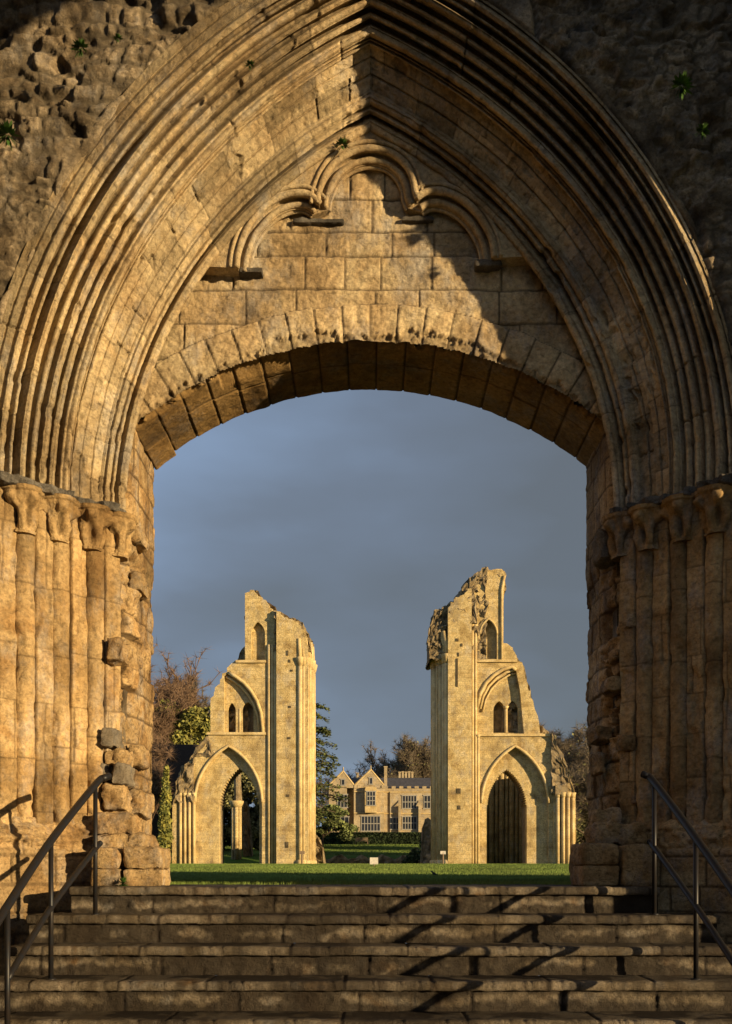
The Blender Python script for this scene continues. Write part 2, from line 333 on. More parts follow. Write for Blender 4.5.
def jag(pts, amp, step, seed=0, stair=True):
    rs = random.Random(seed); o = []
    for (a, b), (c, d) in zip(pts[:-1], pts[1:]):
        L = math.hypot(c-a, d-b); n = max(1, int(L/step))
        for i in range(n):
            t = i/n; x = a+(c-a)*t; z = b+(d-b)*t
            if i: x += rs.uniform(-amp, amp); z += rs.uniform(-amp, amp)
            o.append((x, z))
            if stair and abs(c-a) > 0.3*abs(d-b) and abs(d-b) > 0.2*abs(c-a) and n > 1: o.append((x, z+(d-b)/n*rs.uniform(0.3, 0.9)))
    o.append(pts[-1]); return o
def pointed(xc, hw, zb, zs, za, n=14, teeth=0):
    """closed outline of a pointed opening"""
    rise = za-zs; c = (rise*rise-hw*hw)/(2*hw); Rr = hw+c
    pts = [(xc-hw, zb), (xc-hw, zs)]
    tm = math.atan2(rise, c) if c > 0 else PI-math.atan2(rise, -c)
    arc = []
    for i in range(1, n):
        th = tm*i/n; arc.append((Rr*math.cos(th)-c, Rr*math.sin(th)))
    if teeth:
        arc2 = []
        for i, (x, z) in enumerate(arc):
            k = teeth if i % 2 else 0; L = math.hypot(x, z)
            arc2.append((x*(1-k/L), z*(1-k/L)))
        arc = arc2
    pts += [(xc-x, zs+z) for x, z in arc]+[(xc, za)]+[(xc+x, zs+z) for x, z in reversed(arc)]+[(xc+hw, zs), (xc+hw, zb)]
    return pts
def rough_block(x0, x1, y0, y1, z0, z1, rnd=0.03, amp=0.012, seed=0, res=0.022):
    """rounded, worn block of stone"""
    cx, cy, cz = (x0+x1)/2, (y0+y1)/2, (z0+z1)/2; hx, hy, hz = (x1-x0)/2, (y1-y0)/2, (z1-z0)/2
    Vs = []; Fs = []; n0 = 0
    for ax in range(3):
        for sg in (-1, 1):
            hs = [hx, hy, hz]; a, b = [k for k in range(3) if k != ax]
            na, nb = max(4, int(2*hs[a]/res)), max(4, int(2*hs[b]/res))
            A, B = np.meshgrid(np.linspace(-hs[a], hs[a], na), np.linspace(-hs[b], hs[b], nb), indexing='ij')
            P = np.zeros(A.shape+(3,)); P[..., a] = A; P[..., b] = B; P[..., ax] = sg*hs[ax]
            Q = np.stack([np.clip(P[..., k], -hs[k]+rnd, hs[k]-rnd) for k in range(3)], -1)
            D = P-Q; L = np.linalg.norm(D, axis=-1, keepdims=True); P = Q+D/np.maximum(L, 1e-6)*rnd
            Nn = D/np.maximum(L, 1e-6)
            W = P+np.array([cx, cy, cz])
            d = amp*fbm(W[..., 0]*11, W[..., 1]*11, W[..., 2]*11, 5, seed, 0.65)
            W = W+Nn*d[..., None]
            Vs.append(W.reshape(-1, 3)); F = gridF(na, nb)+n0; n0 += na*nb
            if (sg > 0) == (ax != 1): pass
            else: F = F[:, ::-1]
            Fs.append(F)
    V = np.concatenate(Vs)
    return V, np.concatenate(Fs)
def block(name, parent, mat, x0, x1, y0, y1, z0, z1, rnd=0.03, amp=0.012, seed=0, tone=0.0, res=0.022, label=None):
    V, F = rough_block(x0, x1, y0, y1, z0, z1, rnd, amp, seed, res)
    n = 0.35*fbm(V[:, 0]*4, V[:, 1]*4, V[:, 2]*4, 3, seed+9)
    return mesh(name, V, F, mat, parent, tone=n+tone, label=label)

# ================================================================== THE ARCHWAY
Z0 = 2.77; CO = 1.38
def arch_pt(r, s, side):
    """side -1 left, +1 right; s 0 at springing, 1 at apex"""
    th = s*np.arccos(CO/r)
    x = r*np.cos(th)-CO
    tt = np.clip((4.04-r)/0.73, 0, 1); hump = 4*tt*(1-tt)
    if side > 0: x = x+0.09*hump*np.sin(PI*s)
    z = Z0+r*np.sin(th)+(0.05+0.08*hump)*s**3
    return side*x, z
def tline(t): return 4.04-0.73*t-0.10*np.minimum(t, 0), 7.17+0.71*np.maximum(t, 0)
ND = np.array([-0.71, -0.73])/1.018      # towards opening (-r) and viewer (-y)
def roll(t, c, w_, h):
    q = np.clip(1-((t-c)/w_)**2, 0, 1); return h*np.sqrt(q)
def profile(t):
    n = np.zeros_like(t)
    n += 0.022*((t < 0.028) & (t > -0.02))
    for c, w_, h in ((-.035, .010, -.02), (-.12, .012, -.018), (.045, .018, -.05), (.075, .013, .022), (.106, .018, -.08), (.15, .029, .062), (.2, .02, -.055), (.237, .016, .022), (.272, .019, -.055),
                     (.316, .024, .038), (.362, .02, -.07), (.397, .014, .02), (.432, .019, -.06), (.484, .023, .055), (.518, .006, -.02), (.538, .006, -.02),
                     (.63, .006, -.012), (.72, .007, -.014), (.835, .022, .03), (.872, .010, -.02), (.925, .016, -.075), (.968, .03, .04)):
        n += roll(t, c, w_, h)
    for c, w_, h in ((.1265, .004, .02), (.181, .004, .018), (.255, .004, .02), (.2925, .0035, .014), (.341, .0035, .016), (.381, .0035, .012), (.4135, .003, .014), (.4565, .0045, .02), (.51, .004, .02), (.53, .004, .01), (.55, .004, .012), (.815, .004, .014), (.86, .005, .012), (.885, .008, .014), (.94, .003, .014)):
        n += h*(np.abs(t-c) < w_)
    n += np.where((t > .56) & (t < .80), -.02, 0)
    return n
arch = thing('stone_archway', 'huge pointed archway of weathered golden stone with moulded orders and a low inner arch', 'archway', (0, 7.9, -0.11))
for side in (-1, 1):
    nt_, ns_ = 420, 460
    t = np.linspace(-0.21 if side < 0 else -0.07, 1.0, nt_)[:, None]*np.ones((1, ns_)); s = np.linspace(0, 1, ns_)[None, :]*np.ones((nt_, 1))
    r, y = tline(t)
    n = profile(t)
    arcL = s*4.3
    # voussoir joints: each order has its own spacing
    edges = [-.3, .1, .218, .45, .56, .68, .8, 1.01]; jd = np.full(t.shape, 9.0); vid = np.zeros(t.shape); vid2 = np.zeros(t.shape)
    for k in range(7):
        m = (t >= edges[k]) & (t < edges[k+1]); sp = [0.42, 0.55, 0.62, 0.75, 0.34, 0.31, 0.5][k]
        rs = np.random.RandomState(40+k+10*(side > 0)); e = np.cumsum(sp*(0.6+0.8*rs.rand(30)))-sp*0.7*rs.rand()
        q = arcL[m]+0.004*vnoise(arcL[m]*30, t[m]*60, t[m]*0, k)
        b = np.searchsorted(e, q); ee = np.concatenate([[-9], e, [99]])
        jd[m] = np.minimum(q-ee[b], ee[b+1]-q); rr = rs.rand(40); rq = rs.rand(40); vid[m] = rr[b]; vid2[m] = rq[b]
    x0_, z0_ = arch_pt(r, s, side)
    wx, wy, wz = x0_*1.0, y*1.0, z0_
    ero = fbm(wx*3.1, wy*3.1, wz*3.1, 4, 3+side); fine = fbm(wx*16, wy*16, wz*16, 3, 9)
    band = sstep(.545, .575, t)*(1-sstep(.79, .82, t))
    n = np.where(n < 0, n*1.45, n*1.1)*(1.0-0.35*sstep(0.2, 0.8, ero))       # worn sharpness
    n += 0.003*fine+0.003*(ero)*(0.4+2.5*band)+(vid-0.5)*0.004
    f1, f2, ci, cj = cells(arcL*9+0.8*fbm(wx*4, wy*4, wz*4, 3, 21), t*1.018*15+0.8*fbm(wx*4+5, wy*4, wz*4, 3, 22), 60+side)
    patch = sstep(-0.1, 0.35, fbm(wx*1.1, wy*1.1, wz*1.1, 2, 88))
    pit = band*patch*((ci > 0.74)*sstep(0.05, 0.35, f2-f1))*(-0.022)+band*patch*((ci < 0.25)*sstep(0.05, 0.3, f2-f1))*0.008
    n += pit
    chip = sstep(0.55, 0.85, fbm(wx*5+4, wy*5, wz*5, 3, 31+side))
    n -= 0.022*chip*(t > 0.02)+0.006*sstep(0.2, 0.6, fbm(wx*22, wy*22, wz*14, 3, 91))
    n -= 0.004*(1-sstep(0.002, 0.008, jd))
    n -= 0.03*(1-sstep(0.0, 0.015, jd))*(vid2 > 0.9)
    t_out = t
    R_ = r+ND[0]*n; Y_ = y+ND[1]*n
    X_, Z_ = arch_pt(R_, s, side)
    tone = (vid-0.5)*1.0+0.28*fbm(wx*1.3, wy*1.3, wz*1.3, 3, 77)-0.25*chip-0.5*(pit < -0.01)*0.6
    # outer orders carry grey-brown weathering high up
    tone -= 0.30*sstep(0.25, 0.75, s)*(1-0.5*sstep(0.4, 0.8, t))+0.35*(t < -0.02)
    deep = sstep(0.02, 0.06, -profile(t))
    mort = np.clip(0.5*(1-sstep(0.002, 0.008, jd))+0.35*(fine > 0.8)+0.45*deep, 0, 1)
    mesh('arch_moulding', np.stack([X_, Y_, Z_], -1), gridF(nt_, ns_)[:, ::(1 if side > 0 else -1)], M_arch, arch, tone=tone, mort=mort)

# ---- rubble wall face round the arch
def inside_arch(x, z, r):
    # distance-like test: True when the point lies inside the pointed outline of radius r
    side = np.sign(x); ax = np.abs(x)
    zz = z-Z0; th = np.arctan2(np.maximum(zz, 0), ax+CO)
    s = np.clip(th/np.arccos(CO/r), 0, 1)
    rr = np.hypot(ax+CO, zz-0.05*s**3)
    return np.where(zz > 0, rr, ax+CO)
nx, nz_ = 500, 340
X, Zg = np.meshgrid(np.linspace(-3.3, 3.3, nx), np.linspace(2.70, 6.95, nz_), indexing='ij')
rr = inside_arch(X, Zg, 4.04)
f1, f2, ci, cj, tl = cells(X*5.6+0.35*fbm(X*3, Zg*3, X*0, 3, 4), Zg*9.0+0.35*fbm(X*3, Zg*3, X*0+3, 3, 5), 5, 0.8, True)
g1, g2, di, dj, tl2 = cells(X*17+0.3*fbm(X*9, Zg*9, X*0, 2, 4), Zg*23, 8, 0.85, True)
edge = sstep(0.02, 0.30, f2-f1)
big = np.where(ci > 0.80, 0.2, 1.0)
small = (cj > 0.45)*1.0
Xw = X+0.028*fbm(X*5, Zg*5, X*0, 3, 301, 0.6); Zw = Zg+0.032*fbm(X*3.5, Zg*5, X*0+3, 3, 302, 0.6)+0.05*vnoise(X*1.1, Zg*0.9, X*0, 303)
q1, q2, qd = ashlar(Xw, Zw, 0.095, 0.13, 310, 0.55)
small = sstep(0.0, 0.12, fbm(X*1.5, Zg*1.9, X*0, 3, 311)-0.10)
lost = (q1 < 0.13)*1.0; face = sstep(0.0, 0.016, qd-0.006+0.006*fbm(X*14, Zg*14, X*0, 2, 312))
edge = face*(1-small)+edge*small
ci = q1*(1-small)+ci*small
rough = (1-small)*(face*(0.012+0.034*q2)-0.06*lost*sstep(0.0, 0.03, qd)+0.012*face*fbm(X*7+q1*9, Zg*7+q2*9, X*0, 3, 313))+small*0.02*sstep(0.01, 0.08, f2-f1)*(0.3+ci)+small*(0.014*sstep(0.01, 0.12, g2-g1)*(0.2+1.2*dj)+0.018*tl2*sstep(0.01, 0.12, g2-g1))+0.009*fbm(X*11, Zg*13, X*0, 5, 12, 0.72)+0.03*fbm(X*1.2, Zg*1.2, X*0, 2, 13)-0.06*sstep(0.35, 0.6, fbm(X*3.5, Zg*5, X*0, 3, 99))
vs_ = np.arctan2(Zg-Z0, np.abs(X)+CO)*4.1
bi, bj, bd = ashlar(vs_+10*(X > 0), rr*1.0, 0.34, 0.55, 21)
dress = 1-sstep(4.14, 4.17, rr+0.12*fbm(X*2.2, Zg*2.2, X*0+7, 2, 90)*(1+(X > 0)*0.3))
rough = rough*0.72
outd = rough*(1-dress)+dress*(0.012+0.010*(bi-0.5)*2-0.01*(1-sstep(0, 0.015, bd))+0.006*fbm(X*9, Zg*9, X*0, 3, 2))
lim = np.where(X < 0, 4.17+0.05*fbm(X*1.7, Zg*1.7, X*0, 2, 98), 4.085)
outd = np.where(rr < lim+0.09, outd-0.09*(1-sstep(lim-0.01, lim+0.035+0.03*fbm(X*5, Zg*5, X*0, 3, 97), rr)), outd)
gap = (1-sstep(0.0, 0.035, np.abs(rr+0.12*fbm(X*2.2, Zg*2.2, X*0+7, 2, 90)*(1+(X > 0)*0.3)-4.16)))*(0.5+fbm(X*3, Zg*3, X*0+2, 2, 44))
outd -= 0.07*np.clip(gap, 0, 1)
rough = rough*1.0
tone = (1-dress)*((ci-0.5)*1.1+small*(dj-0.5)*1.0+0.5*fbm(X*1.2, Zg*1.2, X*0, 3, 50))+dress*((bi-0.5)*0.5+0.45+0.3*fbm(X*3, Zg*3, X*0, 3, 51))
mort = np.clip((1-dress)*(1-edge)*0.9*(fbm(X*2.0, Zg*2.0, X*0, 2, 60) > -0.15)+dress*(1-sstep(0.003, 0.012, bd))*0.4, 0, 1)
mask = rr > 4.03+np.where(X < 0, 0.10, 0.03)
V = np.stack([X, 7.17-outd, Zg], -1).reshape(-1, 3)
V, F, (a, b) = compact(V, gridF(nx, nz_, mask), tone.ravel(), mort.ravel())
mesh('rubble_face', V, F, M_rub, arch, tone=a, mort=b, smooth=False)

# ---- solid body of the wall
def arch_outline(r, xlow, zb):
    L = [arch_pt(np.float64(r), s, -1) for s in np.linspace(0, 1, 26)]
    Rr = [arch_pt(np.float64(r), s, 1) for s in np.linspace(1, 0, 26)][1:]
    return [(-xlow, zb)]+[(float(a), float(b)) for a, b in L]+[(float(a), float(b)) for a, b in Rr]+[(xlow, zb)]
top = jag([(5.2, 7.9), (3.6, 8.3), (2.2, 7.9), (0.4, 8.5), (-1.5, 8.2), (-3.4, 8.6), (-5.2, 8.0)], 0.08, 0.35, 3)
ring = [(-5.2, -1.3)]+arch_outline(4.24, 2.87, -1.3)+[(5.2, -1.3)]+top
V, F = fill_extrude(ring, [], 7.30, 7.99); mesh('wall_core', V, F, M_rub, arch, smooth=False)
SR = 2.98; SZ = 4.24-2.98
seg = [(-1.99, -1.3), (-1.99, 3.5)]+[(x, SZ+math.sqrt((SR+0.09)**2-x*x)) for x in np.linspace(-1.97, 1.97, 30)]+[(1.99, 3.5), (1.99, -1.3)]
ring = [(-5.2, -1.3)]+seg+[(5.2, -1.3)]+top
V, F = fill_extrude(ring, [], 8.06, 8.79); mesh('rear_wall', V, F, M_rub, arch, smooth=False)
# lower ashlar face at either side
for side in (-1, 1):
    nx, nz_ = 130, 420
    X, Zg = np.meshgrid(np.linspace(2.62, 3.3, nx), np.linspace(-1.15, 2.78, nz_), indexing='ij')
    bi, bj, bd = ashlar(X, Zg, 0.28, 0.45, 31+side)
    d = 0.012*(bi-0.5)+0.01*fbm(X*6, Zg*6, X*0, 4, 33)-0.008*(1-sstep(0, 0.01, bd))
    y = 7.16-d+0*X; y = np.where(Zg < 0.17, y-0.05, y)
    tone = (bi-0.5)*0.6+0.3*fbm(X, Zg, X*0, 3, 4)
    mesh('ashlar_face', np.stack([side*X, y, Zg], -1), gridF(nx, nz_)[:, ::side], M_core, arch, tone=tone, mort=0.7*(1-sstep(0.003, 0.012, bd)))

# ---- tympanum (flat stone infill above the low arch)
nx, nz_ = 420, 250
X, Zg = np.meshgrid(np.linspace(-2.15, 2.15, nx), np.linspace(3.45, 6.0, nz_), indexing='ij')
rho = np.hypot(X, Zg-SZ); ang = np.arctan2(X, Zg-SZ)
bi, bj, bd = ashlar(X, Zg, 0.235, 0.46, 71, 0.2)
k = 0.215; vi = np.floor(ang*3.1/k+0.3*0); fr = ang*3.1/k-vi
vd = np.minimum(np.minimum(fr, 1-fr)*k, np.abs(3.27+0.02*(_h(vi, vi*0, vi*0, 3)-0.5)-rho)); vh = _h(vi, vi*0, vi*0, 5)
isv = rho < 3.27+0.02*(_h(vi, vi*0, vi*0, 3)-0.5)
B = np.where(isv, vh, bi); D = np.where(isv, vd, bd)
d = 0.012*(B-0.5)+0.009*fbm(X*9, Zg*9, X*0, 5, 14, 0.65)-0.012*(1-sstep(0.0, 0.011, D))+0.012*isv
crumb = 1-sstep(3.005, 3.03, rho+0.025*fbm(X*16, Zg*16, X*0, 4, 17, 0.7)-0.055*sstep(0.0, 0.3, fbm(X*1.6+3, X*0, X*0, 2, 19))*(X > -1.2)*(X < 0.9))
d -= crumb*(0.028+0.014*fbm(X*14, Zg*14, X*0, 3, 18, 0.6))
tone = (B-0.5)*0.55+0.3*fbm(X*1.5, Zg*1.5, X*0, 3, 15)-0.35*crumb+0.1+0.28*isv
mort = np.clip(0.8*(1-sstep(0.002, 0.011, D))+0.25*crumb, 0, 1)
mask = (rho > 2.985) & (inside_arch(X, Zg, 3.31) < 3.55)
V = np.stack([X, 7.985-d, Zg], -1).reshape(-1, 3)
V, F, (a, b) = compact(V, gridF(nx, nz_, mask), tone.ravel(), mort.ravel())
mesh('tympanum', V, F, M_arch, arch, tone=a, mort=b)

# ---- soffit of the low arch
na, nd = 420, 90
am_ = math.asin(1.90/SR)
A, Dp = np.meshgrid(np.linspace(-am_, am_, na), np.linspace(0, 1, nd), indexing='ij')
k = 0.235; q = (A+am_)*SR/k; vi = np.floor(q); fr = q-vi; vh = _h(vi, vi*0, vi*0, 15); vh2 = _h(vi, vi*0, vi*0, 16)
d2 = 0.42+0.16*(vh-0.5); jd = np.minimum(np.minimum(fr, 1-fr)*k, np.abs(Dp-d2)*0.85)
yb = 8.80+0.0*vh; Y = 8.03+Dp*(yb-8.03)
rad = SR-0.007*(vh-0.5)*2*(Dp > d2)-0.007*(vh2-0.5)*2*(Dp <= d2)-0.022*(vh > 0.9)*(Dp > d2)-0.006*fbm(A*20, Y*8, A*0, 3, 4)+0.012*(1-sstep(0, 0.012, jd))
rad += 0.05*(1-sstep(0.0, 0.10, Dp))*(0.8+0.7*fbm(A*40, Y*16, A*0, 4, 41, 0.7))
rad += 0.05*(1-sstep(0.05, 0.35, Dp))*(np.abs(A+0.2) < 0.22)
V = np.stack([rad*np.sin(A), Y, SZ+rad*np.cos(A)], -1)
tone = (vh-0.5)*0.5*(Dp > d2)+(vh2-0.5)*0.5*(Dp <= d2)+0.4*fbm(A*6, Y*3, A*0, 3, 44)
mesh('low_arch_soffit', V, gridF(na, nd), M_sof, arch, tone=tone, mort=np.clip(0.8*(1-sstep(0.002, 0.012, jd)), 0, 1))

# ---- jambs: diagonal backing, ragged reveal, shafts, capitals, bases
def jamb_xy(t, n, side):
    r = 4.04-0.73*t+ND[0]*n; y = 7.17+0.71*t+ND[1]*n
    return side*(r-CO), y
SH = (0.185, 0.455, 0.735)
for side in (-1, 1):
    sd_ = 5*(side > 0)
    # diagonal backing
    nt_, nz_ = 150, 300
    t, Zg = np.meshgrid(np.linspace(-0.02, 0.93, nt_), np.linspace(-0.15, 2.80, nz_), indexing='ij')
    ph = np.abs(((t-0.185)/0.275) % 1.0-0.5)*2       # 1 at shaft, 0 between
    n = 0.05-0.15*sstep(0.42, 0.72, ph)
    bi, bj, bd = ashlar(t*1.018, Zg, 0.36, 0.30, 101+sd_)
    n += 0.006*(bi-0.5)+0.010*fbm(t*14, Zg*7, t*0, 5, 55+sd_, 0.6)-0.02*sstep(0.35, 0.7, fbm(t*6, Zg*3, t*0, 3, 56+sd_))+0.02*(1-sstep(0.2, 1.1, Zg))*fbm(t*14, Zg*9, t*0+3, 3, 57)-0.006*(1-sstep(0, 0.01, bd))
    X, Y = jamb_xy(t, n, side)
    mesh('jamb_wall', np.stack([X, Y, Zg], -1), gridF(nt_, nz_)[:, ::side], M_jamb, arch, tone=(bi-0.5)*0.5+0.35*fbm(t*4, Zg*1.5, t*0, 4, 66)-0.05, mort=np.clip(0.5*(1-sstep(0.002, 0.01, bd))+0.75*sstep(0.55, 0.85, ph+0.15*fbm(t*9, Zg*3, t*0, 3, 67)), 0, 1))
    # ragged reveal : plan path
    path = np.array([(2.10, 7.70), (2.035, 7.76), (1.97, 7.87), (1.915, 7.98), (1.90, 8.12), (1.90, 8.5), (1.90, 8.80), (2.0, 8.82)])
    L = np.concatenate([[0], np.cumsum(np.hypot(*np.diff(path, axis=0).T))])
    nu, nz_ = 130, 400
    U, Zg = np.meshgrid(np.linspace(0, L[-1], nu), np.linspace(-0.15, 3.86, nz_), indexing='ij')
    PX = np.interp(U, L, path[:, 0]); PY = np.interp(U, L, path[:, 1])
    tx = np.gradient(PX, axis=0); ty = np.gradient(PY, axis=0); ln = np.hypot(tx, ty); nxn = -ty/ln*1.0; nyn = tx/ln
    # normal towards the opening (-x side of right jamb) / viewer
    sgn = np.where(nxn > 0, -1, 1); nxn = nxn*sgn; nyn = nyn*sgn
    bi, bj, bd = ashlar(U, Zg, 0.19, 0.26, 141+sd_, 0.35)
    low = 1-sstep(2.52, 2.60, Zg+0.02*vnoise(U*9, Zg*0, U*0, 3))
    inner = 1-sstep(0.50, 0.66, U)
    rag = low*(0.25+0.75*inner)
    n = rag*(-0.055+0.12*(bi-0.45))+(1-low)*0.012*(bi-0.5)
    f1, f2, ci, cj = cells(U*9+0.6*fbm(U*4, Zg*4, U*0, 2, 8), Zg*12, 150+sd_)
    hole = low*(fbm(U*3, Zg*2.4, U*0, 2, 159+sd_) > 0.12)
    n += (1.5 if side > 0 else 1.0)*hole*inner*(-0.06+0.09*(ci-0.35)*sstep(0.03, 0.3, f2-f1))
    n += (0.022*rag+0.006)*fbm(U*11, Zg*11, U*0, 4, 152+sd_)-0.018*(1-sstep(0, 0.02, bd))*(0.3+0.7*rag)
    n += 0.0*(1-low)*inner
    back = (Zg > 2.755)*np.interp(U, [0, 0.12, 0.30, 0.36], [0.30, 0.22, 0.04, 0.0])
    X = side*(PX+back+nxn*n); Y = PY+nyn*n+0.3*back
    # spring of the low arch: follow it above its springing
    V = np.stack([X, Y, Zg], -1)
    tone = (bi-0.5)*0.8*(0.5+0.5*rag)+0.4*fbm(U*2, Zg*2, U*0, 3, 160)-0.5*hole*inner*(cj-0.2)
    mk = (Zg < 3.60) | (U < 0.52)
    V2, F2, (a, b) = compact(V.reshape(-1, 3), gridF(nu, nz_, mk)[:, ::side], tone.ravel(), np.clip(0.85*(1-sstep(0.0, 0.018, bd)), 0, 1).ravel())
    mesh('broken_jamb', V2, F2, M_core, arch, tone=a, mort=b)
    # shafts
    for i, ts in enumerate(SH):
        cx, cy = jamb_xy(np.float64(ts), np.float64(0.0), side)
        nth, nz_ = 40, 260
        th, Zg = np.meshgrid(np.linspace(0, 2*PI, nth, endpoint=False), np.linspace(0.36, 2.48, nz_), indexing='ij')
        wxx = cx+0.07*np.cos(th); wyy = cy+0.07*np.sin(th)
        er = sstep(1.0, 0.35, Zg)*1.0
        js = [0.83+0.1*i, 1.55+0.03*i-0.02*side, 2.1]
        jd = np.min([np.abs(Zg-j-0.004*np.sin(th*2)) for j in js], axis=0)
        rad = 0.074+0.004*fbm(wxx*20, wyy*20, Zg*12, 4, 200+i+sd_, 0.65)-0.010*sstep(0.4, 0.7, fbm(wxx*9, wyy*9, Zg*5, 3, 205+i+sd_))+(0.022*er+0.003)*fbm(wxx*9, wyy*9, Zg*7, 4, 210+i+sd_)-0.003*(1-sstep(0, 0.008, jd))
        V = np.stack([cx+rad*np.cos(th), cy+rad*np.sin(th), Zg], -1)
        dr = np.searchsorted(js, Zg[0]); dt = np.random.RandomState(7*i+sd_).rand(5)[dr]
        tone = (dt-0.5)[None, :]*0.35+0.45*fbm(wxx*4, wyy*4, Zg*2, 4, 220+i)
        mesh('shaft', V, gridF(nth, nz_, closed_u=True), M_jamb, arch, tone=tone-0.05, mort=0.6*(1-sstep(0.002, 0.01, jd)))
    # capitals with stiff upright leaves
    for i, tcap in enumerate((0.165, 0.425, 0.70, 0.925)):
        cx, cy = jamb_xy(np.float64(tcap), np.float64(0.012 if i < 3 else 0.0), side)
        nth, nz_ = 96, 70
        th, q = np.meshgrid(np.linspace(0, 2*PI, nth, endpoint=False), np.linspace(0, 1, nz_), indexing='ij')
        zb = 2.45-0.0*i; Zg = zb+q*0.315
        bell = 0.076+0.078*q**1.7+0.014*(q > 0.9)
        ang0 = 0.3*i
        leaf = np.cos(5*(th+ang0))
        lf = np.clip(leaf, 0, 1)**0.5*np.sin(PI*np.clip(q/0.62, 0, 1))*0.032
        leaf2 = np.cos(5*(th+ang0)+PI)
        lf += np.clip(leaf2, 0, 1)**0.6*np.exp(-((q-0.74)/0.13)**2)*0.055
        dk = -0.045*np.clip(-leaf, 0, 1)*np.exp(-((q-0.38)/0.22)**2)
        rad = bell+lf+dk+0.008*fbm(np.cos(th)*5, np.sin(th)*5, Zg*20, 3, 300+i+sd_)+0.012*(q < 0.06)
        sq = 1+0.10*np.abs(np.sin(2*th))**2*sstep(0.7, 1, q)
        V = np.stack([cx+rad*sq*np.cos(th), cy+rad*sq*np.sin(th), Zg], -1)
        # bottom disc
        Vc = np.concatenate([V.reshape(-1, 3), [[cx, cy, zb]], [[cx, cy, zb+0.315]]])
        F = [tuple(f) for f in gridF(nth, nz_, closed_u=True)]
        nn = nth*nz_
        F += [(nn, j*nz_, ((j+1) % nth)*nz_) for j in range(nth)]+[(nn+1, ((j+1) % nth)*nz_+nz_-1, j*nz_+nz_-1) for j in range(nth)]
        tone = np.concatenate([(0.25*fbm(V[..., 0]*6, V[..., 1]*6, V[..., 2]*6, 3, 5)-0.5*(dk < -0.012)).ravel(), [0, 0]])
        mesh('capital', Vc, F, M_jamb, arch, tone=tone)
    # impost string course: thin grey slab following the jamb
    nt_, nq = 260, 30
    t, q = np.meshgrid(np.linspace(-0.12, 0.97, nt_), np.linspace(0, 1, nq), indexing='ij')
    hh = np.interp(q, [0, .12, .3, .5, .72, .88, 1], [0, .12, .165, .172, .165, .135, 0])
    zz = np.interp(q, [0, .12, .3, .5, .72, .88, 1], [2.752, 2.750, 2.757, 2.785, 2.818, 2.826, 2.828])
    hh = hh*(1+0.18*fbm(t*16, q*2, t*0, 3, 400+sd_))*(1-0.4*sstep(0.35, 0.7, fbm(t*7, t*0, t*0, 2, 402+sd_)))-0.02
    ph = np.abs(((t-0.185)/0.275) % 1.0-0.5)*2
    X, Y = jamb_xy(t, hh+0.0*ph, side)
    jd = np.abs(((t*1.018/0.38) % 1.0)-0.5)*0.38
    mesh('string_course', np.stack([X, Y, zz+0.004*fbm(t*20, q*3, t*0, 2, 4)], -1), gridF(nt_, nq)[:, ::side], M_string, arch, tone=0.4*fbm(t*9, q, t*0, 3, 6), mort=0.5*(jd < 0.008))
    # base mouldings and plinth following the jamb
    nt_, nz_ = 210, 120
    t, Zg = np.meshgrid(np.linspace(-0.35, 1.02, nt_), np.linspace(-1.15, 0.40, nz_), indexing='ij')
    base = np.interp(Zg, [-1.15, 0.155, 0.165, 0.18, 0.25, 0.29, 0.33, 0.40], [0.135, 0.135, 0.12, 0.10, 0.125, 0.11, 0.085, 0.02])
    ph = np.abs(((t-0.185)/0.275) % 1.0-0.5)*2
    bi, bj, bd = ashlar(t*1.018, Zg, 0.19, 0.36, 501+sd_, 0.15)
    up = sstep(0.15, 0.2, Zg)
    n = base+up*(0.03*ph-0.01+0.03*fbm(t*10, Zg*12, t*0, 4, 505+sd_, 0.6)-0.02*(1-sstep(0, 0.02, bd)))+(1-up)*(0.014*(bi-0.5)-0.012*(1-sstep(0, 0.015, bd)))+0.008*fbm(t*15, Zg*14, t*0, 3, 506)
    X, Y = jamb_xy(t, n, side)
    X = np.where(t < -0.0, X, X)
    mesh('jamb_base', np.stack([X, Y, Zg], -1), gridF(nt_, nz_)[:, ::side], M_core, arch, tone=(bi-0.5)*0.5+0.3*fbm(t*3, Zg*3, t*0, 3, 7)+0.25*up, mort=(1-up)*0.7*(1-sstep(0.002, 0.014, bd)))
    # plinth blocks standing on the top tread, inner side
    def bx(a, b, y0, y1, z0, z1, nm='plinth_block', mat=M_core, tone=0.0, rnd=0.02, amp=0.012, seed=0, label=None):
        xa, xb = sorted((side*a, side*b))
        return block(nm, arch, mat, xa, xb, y0, y1, z0, z1, rnd, amp, seed+sd_, tone, 0.02, label)
    if side < 0:
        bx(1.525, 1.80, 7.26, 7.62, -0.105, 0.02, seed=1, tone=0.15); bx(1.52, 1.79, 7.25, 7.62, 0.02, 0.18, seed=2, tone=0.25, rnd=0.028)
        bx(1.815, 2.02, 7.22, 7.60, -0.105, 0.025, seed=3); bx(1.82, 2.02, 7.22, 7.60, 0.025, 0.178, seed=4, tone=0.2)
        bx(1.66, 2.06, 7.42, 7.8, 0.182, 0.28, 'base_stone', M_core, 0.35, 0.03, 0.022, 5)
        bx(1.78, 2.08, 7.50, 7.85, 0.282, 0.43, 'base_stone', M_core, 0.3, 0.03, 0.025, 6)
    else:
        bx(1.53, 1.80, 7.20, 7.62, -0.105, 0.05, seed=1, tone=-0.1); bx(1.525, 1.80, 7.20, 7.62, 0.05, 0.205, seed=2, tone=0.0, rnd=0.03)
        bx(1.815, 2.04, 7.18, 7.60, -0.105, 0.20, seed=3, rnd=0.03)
        bx(1.68, 2.06, 7.45, 7.8, 0.208, 0.36, 'base_stone', M_core, 0.0, 0.03, 0.025, 5)
